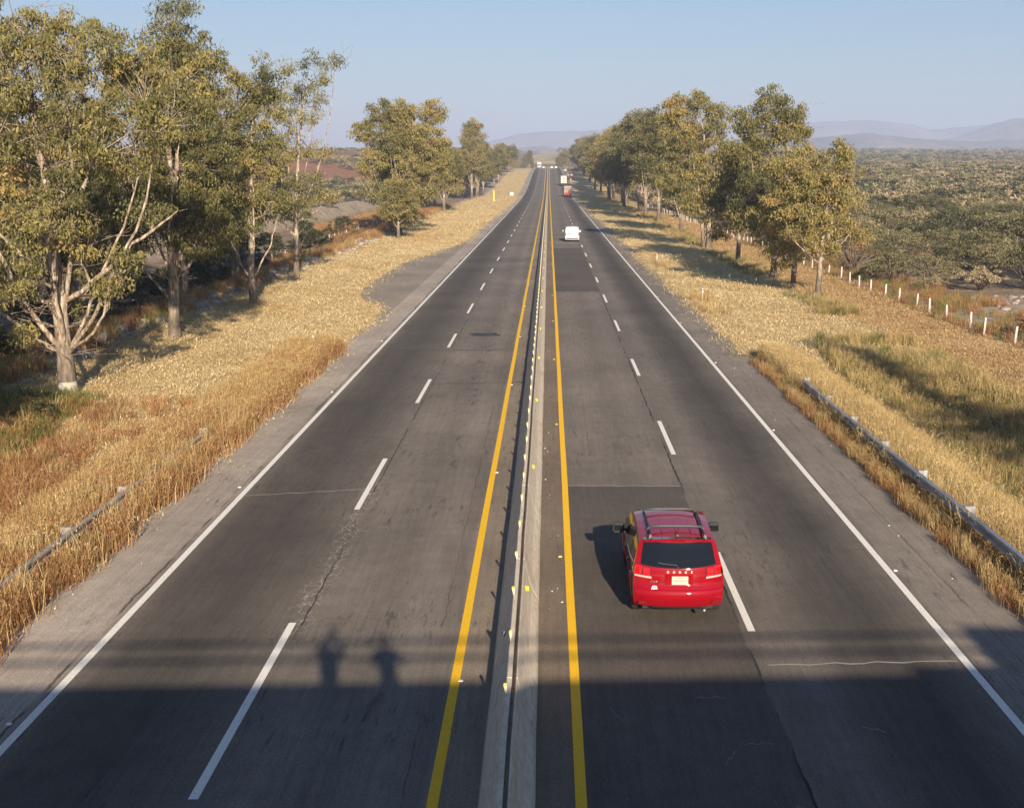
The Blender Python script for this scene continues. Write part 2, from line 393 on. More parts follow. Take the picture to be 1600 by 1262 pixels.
def grid(name, xs, ys, m, f, smooth=True):
    X, Y = np.meshgrid(xs, ys); Z = f(X, Y); nx, ny = len(xs), len(ys)
    V = np.stack([X.ravel(), Y.ravel(), Z.ravel()], 1)
    a = (np.arange(ny - 1)[:, None] * nx + np.arange(nx - 1)[None]).ravel()
    F = np.stack([a, a + 1, a + nx + 1, a + nx], 1)
    return npmesh(name, V, F, m, smooth)
def spaced(a, b, s0, g):
    out = [a]; s = s0
    while out[-1] < b: out.append(out[-1] + s); s *= g
    return out
xr = [9.55, 9.7, 9.82] + spaced(10.0, 45, .45, 1.004); xr += spaced(xr[-1] + .8, 6800, .9, 1.09)
xl = [-10.5, -10.62, -10.76] + [-q for q in spaced(11.0, 56, .5, 1.003)]; xl += [-q for q in spaced(-xl[-1] + .8, 6800, .9, 1.09)]
ys = list(np.arange(-120, 0, 4.)) + list(np.arange(0, 130, .5)); ys += spaced(ys[-1] + .5, 9800, .5, 1.022)
tag(link('ground', grid('ground', sorted(xl) + [-3, 0, 3] + xr, ys, M['ground'], Hc)), kind='structure')

# the two carriageways: one sheet that follows the profile
def strip(name, x0, x1, y0, y1, dz, m, step=6., skirt=False, nx=2):
    n = max(2, int((y1 - y0) / step) + 1); ys_ = np.linspace(y0, y1, n)
    xs_ = np.linspace(0, 1, nx); V = []
    f0 = x0 if callable(x0) else (lambda y: x0); f1 = x1 if callable(x1) else (lambda y: x1)
    for y in ys_:
        o = float(XO(y)); z = float(P(y)) + dz
        for t in xs_: V.append((o + f0(y) * (1 - t) + f1(y) * t, y, z))
    F = [(j * nx + i, j * nx + i + 1, (j + 1) * nx + i + 1, (j + 1) * nx + i) for j in range(n - 1) for i in range(nx - 1)]
    return npmesh(name, V, F, m)
def ragL(y): return -10.75 + .10 * math.sin(y * .9) * math.sin(y * .37 + 1) + .08 * (random.random() - .5)
def ragR(y): return 9.80 + .09 * math.sin(y * .7 + 2) * math.sin(y * .31) + .08 * (random.random() - .5)
rm = MB(); ysr = list(np.arange(-80, 200, .6)) + list(np.arange(200, 1100, 5.))
V = []
for y in ysr:
    o = float(XO(y)); z = float(P(y)); a, b = ragL(y), ragR(y)
    V += [(o + a - .02, y, z - .34), (o + a, y, z), (o - 1.0, y, z), (o - .2, y, z), (o + b, y, z), (o + b + .02, y, z - .34)]
F = [(j * 6 + i, j * 6 + i + 1, (j + 1) * 6 + i + 1, (j + 1) * 6 + i) for j in range(len(ysr) - 1) for i in range(5)]
tag(link('road', npmesh('road', V, F, M['road'])), kind='structure')
def st(o): return tag(o, kind='structure')
# painted lines
st(link('edge_line', strip('edge_line', -8.80, -8.64, -80, 1050, .008, M['white_paint'], 5)))
st(link('edge_line', strip('edge_line', 7.76, 7.92, -80, 1050, .008, M['white_paint'], 5)))
def wobY(c, hw, ph): 
    return (lambda y: c - hw + .004 * math.sin(y * .35 + ph)), (lambda y: c + hw + .004 * math.sin(y * .35 + ph))
for c, ph in ((-1.69, 0), (.475, 2)):
    a, b = wobY(c, .085, ph)
    st(link('yellow_line', strip('yellow_line', a, b, -80, 250, .008, M['yellow_paint'], .8)))
    st(link('yellow_line', strip('yellow_line', c - .1, c + .1, 250, 1050, .008, M['yellow_paint'], 5)))
dash = strip('lane_dash', -.075, .075, 0, 5.0, 0, M['white_paint'], 2)
def put_dash(x, y0, L_=5.0):
    sl_ = float(P(y0 + 5) - P(y0)) / 5
    o = link('lane_dash', dash, None, (x + float(XO(y0)), y0, float(P(y0)) + .009)); o.rotation_euler = (math.atan(sl_), 0, 0); o.scale = (1, L_ / 5.0, 1); st(o)
for k in range(-2, 64): put_dash(4.07, 22.35 + 15 * k, 5.0 + .25 * math.sin(k * 2.1))
for k in range(-2, 64): put_dash(-5.22, 16.0 + 15 * k if k else 15.9, 6.9 if k == 0 else 5.5 + .3 * math.sin(k * 1.7))
# resurfaced patches and joints
st(link('asphalt_patch', strip('asphalt_patch', .56, 3.86, 9, 33.4, .004, M['patch_a'] if 'patch_a' in M else M['patch'], 4)))
st(link('asphalt_patch', strip('asphalt_patch', .56, 3.9, 90, 141, .004, M['patch'], 6)))
M['seal'] = mat('joint_sealant', (.028, .028, .03), .7); M['seal_pale'] = mat('joint_pale', (.30, .28, .25), .85)
def joint(x0, x1, y, y2, wdt, m, n=14, dz=.007):
    V = []; F = []
    for i in range(n + 1):
        t = i / n; xx = x0 + (x1 - x0) * t; yy = y + (y2 - y) * t + .03 * math.sin(i * 1.7) + .02 * math.sin(i * 4.1); h_ = wdt * (.6 + .5 * abs(math.sin(i * 2.3))) / 2
        V += [(xx, yy - h_, dz), (xx, yy + h_, dz)]
        if i: F.append((2 * i - 2, 2 * i, 2 * i + 1, 2 * i - 1))
    st(link('road_joint', npmesh('road_joint', V, F, m)))
joint(-8.6, -5.3, 32.4, 33.1, .05, M['seal_pale']); joint(4.1, 7.7, 20.7, 20.9, .05, M['seal_pale']); joint(.55, 3.9, 33.5, 33.45, .05, M['seal_pale'])
joint(-8.5, -1.95, 60, 60.2, .07, M['seal']); joint(-4.9, -1.0, 50.3, 50.8, .07, M['seal']); joint(8.2, 9.3, 76, 76, .16, M['seal']); joint(.6, 3.9, 89.9, 90, .08, M['seal'])
for (x_, y_) in ((-4.5, 66.2), (-4.3, 65.6)): joint(x_, x_ + 1.6, y_, y_ + .1, .55, M['seal'], 6)
M['scuff'] = mat('pale_scuff', (.19, .19, .185), .85)
for (a_, b_, c_, d_, w_) in ((1.05, 18.9, .2, -.5, .035), (2.55, 19.3, .55, .04, .03), (3.0, 17.4, -.25, -.45, .03), (3.15, 17.6, .5, .05, .02), (5.2, 18.2, .35, -.15, .04), (3.3, 15.9, .1, -.5, .045), (3.45, 15.6, .25, .1, .03)):
    joint(a_, a_ + c_, b_, b_ + d_, w_, M['scuff'], 7, .007)
# lay-by on the left and the dirt track beyond it
def lay(y): return -10.6 - 3.6 * float(sm(74, 92, y)) * (1 - float(sm(112, 158, y))) - .35 * float(vnoise(0, y, 3, 5)) - .15 * random.random()
st(link('layby', strip('layby', lay, -10.3, 72, 160, .004, M['layby'], .7)))
V = []; F = []
for i, x_ in enumerate(np.linspace(-10.5, -30, 22)):
    y0 = 298 + .4 * i + 1.5 * math.sin(i); y1 = y0 + 20 - .5 * i + math.sin(i * 2)
    for k in range(5):
        yy = y0 + (y1 - y0) * k / 4; V.append((x_, yy, H(x_, yy) + .10))
    if i: F += [((i - 1) * 5 + k, (i - 1) * 5 + k + 1, i * 5 + k + 1, i * 5 + k) for k in range(4)]
st(link('dirt_track', npmesh('dirt_track', V, F, M['layby'])))

# ---------------------------------------------------------------- median barrier
bar = empty('median_barrier', (0, 0, 0), 0, 'long concrete median barrier with a slot along its top between the carriageways', 'barrier')
PR = [(-.195, 0), (-.205, .07), (-.36, .33), (-.44, .60), (-.512, .97), (-.525, .985), (-.54, .97), (-.54, .80), (-.605, .80), (-.605, .97), (-.617, .985), (-.675, .985), (-.69, .97), (-.86, .52), (-1.0, .12), (-1.04, 0)]
def segment(y0, y1, step=1.5, jit=.006):
    n = max(2, int((y1 - y0) / step) + 1); V = []; m_ = len(PR)
    for y in np.linspace(y0, y1, n):
        o = float(XO(y)); z = float(P(y)) - .01
        for (x, h_) in PR: V.append((o + x + jit * math.sin(y * 1.3 + h_ * 3) + jit * .8 * math.sin(y * .41), y, z + h_ + (jit * math.sin(y * .8) if h_ > .3 else 0)))
    F = [(j * m_ + i, (j + 1) * m_ + i, (j + 1) * m_ + i + 1, j * m_ + i + 1) for j in range(n - 1) for i in range(m_ - 1)]
    caps = []
    me = bpy.data.meshes.new('barrier_segment')
    me.from_pydata([tuple(v) for v in V], [], F + [tuple(range(m_)), tuple(range((n - 1) * m_, n * m_))[::-1]])
    bm = bmesh.new(); bm.from_mesh(me); bmesh.ops.recalc_face_normals(bm, faces=bm.faces); bm.to_mesh(me); bm.free()
    me.materials.append(M['concrete']); return me
y = -6.0
while y < 300:
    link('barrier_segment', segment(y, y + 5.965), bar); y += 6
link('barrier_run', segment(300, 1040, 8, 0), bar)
# delineator pegs with yellow heads standing in the slot
pm = MB().tube([(0, 0, 0), (0, 0, .17)], [.010, .033], 8).mesh('peg_stem', M['refl_pale'], True)
hb = bmesh.new(); bmesh.ops.create_uvsphere(hb, u_segments=10, v_segments=7, radius=.032); 
for v in hb.verts: v.co.z = v.co.z * .8 + .185
hm = bpy.data.meshes.new('peg_head'); hb.to_mesh(hm); hb.free(); hm.materials.append(M['refl_yellow']); [setattr(p, 'use_smooth', True) for p in hm.polygons]
for k in range(240):
    y = 17.4 + 2.17 * k + random.uniform(-.1, .1)
    e = empty('delineator_peg', (-.665, y, float(P(y)) + .98), 0, ordn(k) + 'pale tapering peg with yellow head on top of the median barrier' + ('' if k < 10 else ', beyond the ten nearest'), 'delineator', 'delineator pegs along the median barrier')
    link('stem', pm, e); link('head', hm, e); e.rotation_euler = (random.uniform(-.08, .08), random.uniform(-.10, .06), 0)
# square yellow reflector plates on the sloping face
sqm = MB().box((0, 0, .065), (.125, .018, .13)).mesh('reflector', M['refl_yellow'], bev=.004)
sqb = MB().box((-.02, .02, .02), (.14, .05, .03)).mesh('bracket', M['refl_pale'])
for k in range(34):
    y = 22.9 + 10.05 * k
    e = empty('reflector_plate', (-.455, y, float(P(y)) + .66), 0, ordn(k) + 'square yellow reflector plate on the sunlit face of the barrier' + ('' if k < 10 else ', far along the road'), 'reflector', 'square reflectors along the median barrier')
    link('plate', sqm, e); link('bracket', sqb, e); e.rotation_euler = (.5, 0, random.uniform(-.12, .12))
e = empty('reflector_plate', (-.80, 20.6, .62), 0, 'grey square reflector plate on the shaded left face of the median barrier', 'reflector'); link('plate', sqm.copy(), e); bpy.data.objects[-1:] 
e.rotation_euler = (.5, 0, 0); e.children[0].data.materials.clear(); e.children[0].data.materials.append(M['steel'])
# raised studs beside the lines
sd = MB().box((0, 0, .012), (.09, .07, .02), taper=.7)
sdw, sdy = sd.mesh('road_stud', M['refl_white']), sd.mesh('road_stud', M['refl_yellow'])
for side, x_, m_, y0, st_ in (('left white edge line', -8.98, sdw, 18.3, 15), ('right white edge line', 8.0, sdw, 26, 15), ('left yellow line', -1.58, sdw, 20.0, 15), ('right yellow line', .29, sdy, 27.0, 15)):
    for k in range(9):
        o = link('road_stud', m_, None, (x_ + random.uniform(-.02, .02), y0 + st_ * k, .003)); o.rotation_euler = (0, 0, random.uniform(-.2, .2))
        tag(o, ordn(k) + 'small raised road stud beside the ' + side, 'road stud', 'road studs beside the ' + side)

# ---------------------------------------------------------------- W-beam guardrails
WB = [(.0, .0), (.075, .035), (.075, .085), (.005, .13), (.005, .175), (.075, .22), (.075, .27), (.0, .305)]
def guardrail(X, y0, y1, side, label, m, zt, refl, postgap=3.8):
    """side=-1: the road lies to the left of the rail"""
    g = empty('guardrail', (X, y0, 0), 0, label, 'guardrail')
    n = int((y1 - y0) / postgap)
    for i in range(n):                                     # lapped beam panels
        a = i * postgap; b = a + postgap + (.12 if i < n - 1 else 0); V = []; q = len(WB)
        dz0, dz1 = [float(vnoise(3, y0 + t, 9, 7) - .5) * .14 for t in (a, b)]
        off = .003 * (i % 2)
        for yy, dz in ((a, dz0), (b, dz1)):
            for (dx, h_) in WB: V.append((side * (dx + off), yy, zt - .305 + h_ + dz))
            for (dx, h_) in WB[::-1]: V.append((side * (dx + off - .006), yy, zt - .305 + h_ + dz))
        k = 2 * q; F = [(j, (j + 1) % k, k + (j + 1) % k, k + j) for j in range(k)]
        mb = MB().add(V, F); mb.build('beam', m, g)
    for i in range(n + 1):
        yy = i * postgap + .06; dz = float(vnoise(3, y0 + yy, 9, 7) - .5) * .14
        MB().box((-side * .22, yy, zt / 2 + dz - .15), (.11, .07, zt + .35)).build('post', m, g)
        MB().box((-side * .085, yy, zt - .15 + dz), (.15, .12, .34)).build('spacer_block', M['steel_old'], g)
        if i % refl == 0: MB().box((side * .05, yy, zt - .15 + dz), (.05, .06, .10)).build('reflector', M['refl_white'], g, bev=.008)
    return g
guardrail(10.45, 9.6, 48.2, -1, 'steel guardrail standing in golden grass beside the right shoulder', M['steel'], .74, 2)
gl = guardrail(-11.35, 8.0, 40.0, 1, 'old steel guardrail half buried in rusty grass beside the left shoulder', M['steel_old'], .68, 3)

# ---------------------------------------------------------------- small white kilometre / edge posts
def edge_post(X, Y, h_, label, m=None):
    e = empty('marker_post', (X, Y, H(X, Y)), 0, label, 'marker post'); m = m or M['post_white']
    MB().tube([(0, 0, -.2), (0, 0, h_ * .8), (0, 0, h_)], [.085, .08, .055], 10).build('shaft', m, e, True)
    MB().tube([(0, 0, h_ - .16), (0, 0, h_ - .10)], [.088, .085], 10).build('band', M['steel'], e, True)
    e.rotation_euler = (random.uniform(-.05, .05), random.uniform(-.05, .05), 0); return e
edge_post(-11.75, 58.6, 1.0, 'white marker post at the far end of the rusty grass on the left verge')
edge_post(10.75, 118, .95, 'white marker post on the right verge level with the third nearest tree')
edge_post(10.7, 180, .95, 'white marker post far along the right verge near the white van')
edge_post(11.0, 84.5, .8, 'low white marker post in weeds, nearest on the right verge')
edge_post(-12.0, 203, .95, 'white marker post on the left verge beyond the lay-by')
e = empty('yellow_post', (-15.6, 343, H(-15.6, 343)), 0, 'tall yellow post standing on the left verge by the dirt track', 'post')
MB().box((0, 0, 1.7), (.30, .12, 3.4)).build('upright', M['yellow_post'], e, bev=.02); MB().box((0, 0, .1), (.6, .6, .3)).build('footing', M['concrete'], e)
e = empty('roadside_sign', (-11.9, 388, H(-11.9, 388)), 0, 'small square white sign on the left verge beyond the yellow post', 'sign')
MB().box((0, 0, 1.3), (1.1, .03, 1.0)).build('panel', M['refl_white'], e); MB().tube([(0, .04, -.1), (0, .04, 1.8)], .04).build('pole', M['steel'], e)
# striped drums where work goes on, far right
for i, (x_, y_) in enumerate(((10.4, 560), (10.9, 572), (11.6, 585), (10.6, 598), (11.8, 612))):
    e = empty('traffic_drum', (x_, y_, H(x_, y_)), 0, 'orange and white traffic drum on the right shoulder beyond the trucks', 'traffic drum', 'traffic drums on the far right shoulder')
    MB().tube([(0, 0, 0), (0, 0, .45)], [.36, .33], 12).build('lower_body', M['orange'], e, True)
    MB().tube([(0, 0, .45), (0, 0, .75)], [.33, .31], 12).build('band', M['refl_white'], e, True)
    MB().tube([(0, 0, .75), (0, 0, 1.15)], [.31, .27], 12).build('upper_body', M['orange'], e, True)

# ---------------------------------------------------------------- fences and railway
def fence(name, X, y0, gap, n, h_, label, jx=.25):
    f = empty(name, (0, 0, 0), 0, label, 'fence')
    me = MB().box((0, 0, h_ / 2 - .15), (.125, .125, h_ + .3), taper=.92).mesh('post', M['post_white'], bev=.01)
    tops = []
    for k in range(n):
        y_ = y0 + gap * k + random.uniform(-.25, .25); x_ = X + random.uniform(-jx, jx); z_ = H(x_, y_)
        o = link('post', me, f, (x_, y_, z_)); o.rotation_euler = (random.uniform(-.05, .05), random.uniform(-.06, .06), random.uniform(-.3, .3)); o.scale = (1, 1, random.uniform(.92, 1.06)); tops.append((x_, y_, z_))
    for q in (.3, .6, .9): MB().tube([(a, b, c + h_ * q) for a, b, c in tops], .006, 4).build('wire', M['wire'], f)
fence('post_and_wire_fence', 25.1, 46, 3.5, 84, 1.0, 'row of white concrete fence posts along the right field edge below the scrub')
fence('post_and_wire_fence', -30.5, 40, 4.5, 60, 1.15, 'row of white concrete fence posts half hidden in brush behind the left trees')
rw = empty('railway_track', (0, 0, 0), 0, 'railway track on a pale ballast bank beyond the left trees', 'railway')
for x_ in (-45.7, -47.15):
    MB().tube([(x_, yy, H(-46.4, yy) + .33) for yy in np.arange(30, 400, 6.)], .07, 4).build('rail', M['rail'], rw)
V = []; F = []
sl0 = MB()
for yy in np.arange(40, 400, 1.0): sl0.box((-46.4, float(yy), H(-46.4, yy) + .16), (2.5, .26, .18))
tag(sl0.build('sleepers', M['rail'], rw), kind='stuff')
bl = MB(); V = []
for yy in np.arange(30, 402, 4.): 
    z = H(-46.4, yy); V += [(-44.2, yy, z - .25), (-45.0, yy, z + .16), (-47.8, yy, z + .16), (-48.6, yy, z - .25)]
bl.add(V, [(j * 4 + i, j * 4 + i + 1, (j + 1) * 4 + i + 1, (j + 1) * 4 + i) for j in range(len(V) // 4 - 1) for i in range(3)]); tag(bl.build('ballast', M['ballast'], rw), kind='stuff')

# ---------------------------------------------------------------- distant hills
def ridge(D, pts, depth, seed, name='hills'):
    px = np.array([p[0] for p in pts], float); py = np.array([p[1] for p in pts], float)
    xs_ = np.linspace((px[0] - 857) / 1847 * D, (px[-1] - 857) / 1847 * D, 190)
    zt = 9 + (266 - np.interp(xs_ / D * 1847 + 857, px, py)) / 1885 * D
    k = 3; zt = np.convolve(np.pad(zt, k // 2, 'edge'), np.ones(k) / k, 'valid')
    nv = 26; V = []
    t = np.linspace(0, 1, nv)
    for j, tj in enumerate(t):
        prof = math.sin(tj * math.pi / 2) ** 1.1 if tj < .7 else 1
        prof = (1 - (1 - min(tj / .62, 1)) ** 1.7) if tj < .62 else 1 - ((tj - .62) / .38) ** 2 * .9
        yj = D - depth * .62 + depth * tj
        n1 = vnoise(xs_, np.full_like(xs_, yj), depth * .16, seed) - .5; n2 = vnoise(xs_, np.full_like(xs_, yj), depth * .05, seed + 1) - .5
        base = (yj - 230) * .019 - 30
        z = base + (zt - base) * prof * (1 + (.55 * n1 + .35 * n2) * (1 - prof ** 4) * 1.0) + 8 * n2 * (tj > .55)
        V.append(np.stack([xs_ * (1 - .08 * (tj - .62)), np.full_like(xs_, yj), z], 1))
    V = np.concatenate(V); nx = len(xs_)
    a = (np.arange(nv - 1)[:, None] * nx + np.arange(nx - 1)[None]).ravel()
    st(link(name, npmesh(name, V, np.stack([a, a + 1, a + nx + 1, a + nx], 1), M['hill'], True)))
ridge(8300, [(1080, 232), (1160, 214), (1235, 194), (1300, 191), (1345, 192), (1372, 196), (1410, 206), (1450, 204), (1500, 199), (1560, 197), (1640, 205), (1800, 214), (1950, 240)], 1500, 1)
ridge(6300, [(1380, 238), (1440, 223), (1500, 213), (1535, 201), (1560, 192), (1577, 187), (1600, 190), (1640, 196), (1740, 215), (1880, 240)], 1200, 2)
ridge(4900, [(1100, 240), (1200, 226), (1290, 214), (1330, 211), (1380, 215), (1420, 220), (1500, 223), (1560, 220), (1680, 230), (1900, 240)], 1000, 3)
ridge(7600, [(700, 246), (745, 234), (780, 221), (815, 211), (850, 208), (885, 207), (930, 205), (1000, 213), (1100, 228), (1150, 238)], 1400, 4)
ridge(5200, [(740, 246), (790, 238), (828, 231), (850, 229), (870, 235), (900, 243)], 900, 5)
ridge(5600, [(-60, 240), (100, 234), (300, 238), (470, 237), (560, 235), (640, 238), (760, 243)], 900, 6)
# ---------------------------------------------------------------- vegetation
def leaves(C, rad, tint, n, L_, W_, r, droop=.6):
    """n leaf quads round each clump centre: C (k,3), rad (k,3), tint (k)"""
    k = len(C); N_ = k * n
    d = r.normal(size=(N_, 3)); d /= np.linalg.norm(d, axis=1)[:, None]
    u = r.random(N_) ** .45
    c = np.repeat(C, n, 0) + d * u[:, None] * np.repeat(rad, n, 0)
    ax = r.normal(size=(N_, 3)); ax[:, 2] = -abs(ax[:, 2]) * (1 + droop) - droop; ax += d * .5; ax /= np.linalg.norm(ax, axis=1)[:, None]
    sd_ = np.cross(ax, r.normal(size=(N_, 3))); sd_ /= np.linalg.norm(sd_, axis=1)[:, None] + 1e-9
    l = L_ * (.45 + 1.25 * r.random(N_) ** 1.5)[:, None]; w_ = W_ * (.5 + 1. * r.random(N_))[:, None]
    V = np.stack([c - ax * l * .5, c + sd_ * w_ * .5 - ax * l * .05, c + ax * l * .5, c - sd_ * w_ * .5 - ax * l * .05], 1).reshape(-1, 3)
    F = np.arange(N_ * 4).reshape(-1, 4)
    T = np.repeat(tint, n) + r.normal(size=N_) * .10
    return V, F, np.clip(T, 0, 1)
def bez(a, b, c, n):
    t = np.linspace(0, 1, n)[:, None]; return (1 - t) ** 2 * a + 2 * t * (1 - t) * b + t * t * c
def wood(lines, sides=6):
    VV = []; FF = []; o = 0
    for pts, rad in lines:
        pts = np.asarray(pts, float); m_ = len(pts); rad = np.asarray(rad, float)
        d = np.gradient(pts, axis=0); d /= np.linalg.norm(d, axis=1)[:, None] + 1e-9
        ref = np.array([.3, .95, .05]); a = np.cross(d, ref); a /= np.linalg.norm(a, axis=1)[:, None] + 1e-9; b = np.cross(d, a)
        s = sides if rad[0] > .035 else 3
        th = np.arange(s) * 2 * np.pi / s
        V = pts[:, None] + rad[:, None, None] * (np.cos(th)[None, :, None] * a[:, None] + np.sin(th)[None, :, None] * b[:, None])
        VV.append(V.reshape(-1, 3)); i = np.arange(m_ - 1)[:, None] * s; k = np.arange(s)[None]
        FF.append(np.stack([o + i + k, o + i + (k + 1) % s, o + i + s + (k + 1) % s, o + i + s + k], -1).reshape(-1, 4)); o += m_ * s
    return np.concatenate(VV), np.concatenate(FF)
def tree_meshes(seed, lobes, fork=2.2, mains=None, mfork=None, r0=.32, nper=18, nleaf=70, leaf=(.17, .055), clump=.55, stems=1, twigs=40, hue=.5, base_lean=(0, 0), sparse=1., wash=0, huevar=.13):
    """lobes: list of (x, y, z, radius, [squash]) in metres from the foot of the tree"""
    r = np.random.default_rng(seed); lines = []; C = []; RD = []; T = []
    lobes = sorted(lobes, key=lambda q: q[2]); top = max(q[2] for q in lobes)
    # stems
    trunks = []; limbs = []
    for s in range(stems):
        ang = r.random() * 6.28; off = np.array([math.cos(ang), math.sin(ang), 0]) * (.0 if stems == 1 else .28)
        tgt = np.array(lobes[-1 - (s % len(lobes))][:3], float) * np.array([.75, .75, .93])
        P0 = off + np.array([0, 0, -.5]); P1 = off * (1.5 + 2 * s) + np.array([base_lean[0], base_lean[1], top * .45]); P2 = tgt
        n = 14; pts = bez(P0, P1, P2, n) + r.normal(size=(n, 3)) * .07 * np.linspace(0, 1, n)[:, None]
        rr = r0 * (1 if s == 0 else .75) * (1 - np.linspace(0, 1, n)) ** .8 + .03; rr[0] *= 1.45; rr[1] *= 1.12
        lines.append((pts, rr)); trunks.append((pts, rr))
    if mains:                                                # heavy limbs that splay from a low fork
        for mi_, (mx, my, mz) in enumerate(mains):
            tp, tr = trunks[0]; j = int(np.argmin(abs(tp[:, 2] - (mfork or fork) - .35 * mi_ * (mi_ % 2)))); a = tp[max(1, j)]; c = np.array([mx, my, mz], float); dl = c - a
            b = a + np.array([dl[0] * .7, dl[1] * .7, dl[2] * .42]); n = 14
            pts = bez(a, b, c, n) + np.cumsum(r.normal(size=(n, 3)), 0) * .075 * np.sin(np.linspace(0, 3.14, n))[:, None]
            rr = r0 * (.17 + .13 * r.random()) * (1 - np.linspace(0, 1, n)) ** .5 + .015; lines.append((pts, rr)); limbs.append((pts, rr))
    for qi, q in enumerate(lobes):
        x, y, z, R_ = q[:4]; sq = q[4] if len(q) > 4 else .8
        c = np.array([x, y, z], float)
        best = None                                          # branch off whatever wood passes nearest below the lobe
        for tp, tr in trunks + limbs:
            cp = tp[1:-2]; dd = np.linalg.norm(c - cp, axis=1) + .42 * np.linalg.norm(cp, axis=1) + 4 * np.maximum(0, cp[:, 2] - (z - .45 * R_ - .5)) + 5 * np.maximum(0, fork - cp[:, 2]) + r.random(len(cp)) * .6
            j = int(np.argmin(dd))
            if best is None or dd[j] < best[0]: best = (dd[j], tp, tr, j + 1)
        _, tp, tr, j = best
        a = tp[j]; dl = c - a
        b = a + np.array([dl[0] * .62, dl[1] * .62, dl[2] * .35]) + r.normal(size=3) * .3
        n = 9; limb = bez(a, b, c, n) + r.normal(size=(n, 3)) * .06 * np.sin(np.linspace(0, 3.14, n))[:, None]
        lr = min(tr[j] * .75, .03 + .018 * R_ + .014 * np.linalg.norm(dl)) * (1 - np.linspace(0, .8, n)); lines.append((limb, lr)); limbs.append((limb, lr))
        k = max(3, int(nper * 1.25 * (R_ / 1.5) ** 1.6)); R_ = R_ * 1.12
        d = r.normal(size=(k, 3)); d /= np.linalg.norm(d, axis=1)[:, None]
        cc = c + d * (R_ * (.35 + .68 * r.random(k) ** .6))[:, None] * np.array([1, 1, sq])
        cr = clump * (.6 + .8 * r.random(k))
        lh = hue + r.normal() * huevar * .8
        for i in range(k):
            jj = r.integers(3, n); s0 = limb[jj]
            mid = (s0 + cc[i]) / 2 + r.normal(size=3) * .18 + np.array([0, 0, .1])
            tw = bez(s0, mid, cc[i], 4); lines.append((tw, np.array([.028, .020, .014, .007]) * (.6 + .25 * R_)))
        C.append(cc); RD.append(np.stack([cr, cr, cr * .75], 1)); T.append(np.clip(lh + r.normal(size=k) * .10, 0, 1))
    for _ in range(twigs):                                  # bare twigs that show against the crown
        tp, tr = lines[r.integers(len(lines))] if r.random() < .5 else trunks[0]
        j = r.integers(1, len(tp) - 1); s0 = tp[j]; dd = r.normal(size=3); dd[2] = abs(dd[2]) * .5 + .1; dd /= np.linalg.norm(dd); L_ = .8 + 1.6 * r.random()
        if s0[2] < 1.2: continue
        e = s0 + dd * L_; m1 = (s0 + e) / 2 + r.normal(size=3) * .12
        lines.append((bez(s0, m1, e, 5), np.array([.024, .019, .014, .01, .005])))
        for _2 in range(2):
            p_ = s0 + dd * L_ * (.4 + .4 * r.random()); e2 = p_ + (dd + r.normal(size=3) * .6) * .6; lines.append((np.array([p_, (p_ + e2) / 2 + r.normal(size=3) * .04, e2]), np.array([.012, .009, .005])))
    V, F = wood(lines)
    mi = None; mats = [M['bark']]
    if wash:
        zc = V[F].mean(1)[:, 2]; mi = (zc < wash).astype(int); mats = [M['bark'], M['wash']]
    wm = npmesh('trunk', V, F, mats, True, mi)
    C = np.concatenate(C); RD = np.concatenate(RD); T = np.concatenate(T)
    V, F, T = leaves(C, RD, T, int(nleaf * sparse), leaf[0], leaf[1], r)
    return wm, npmesh('crown', V, F, M['leaf'], False, None, T)
def tree_obj(meshes, loc, rz, sc, label, cat='tree', group=None, name='gum_tree'):
    e = empty(name, loc, rz, label, cat, group); e.scale = sc if hasattr(sc, '__len__') else (sc, sc, sc)
    link('trunk', meshes[0], e); link('crown', meshes[1], e); return e
def rand_lobes(seed, h, spread, n, lowest=.3, r=(1.2, 2.0), lean=0):
    q = np.random.default_rng(seed); out = []
    for i in range(n):
        t = (i + .5) / n; z = h * (lowest + (1 - lowest) * t ** .85); rr = (r[0] + (r[1] - r[0]) * q.random()) * (1.1 - .45 * t)
        a = i * 2.4 + q.random(); d = spread * (1 - .62 * t ** 1.6) * (.35 + .6 * q.random())
        out.append((math.cos(a) * d + lean * t, math.sin(a) * d, z - rr * .5, rr, .75 + .3 * q.random()))
    return out
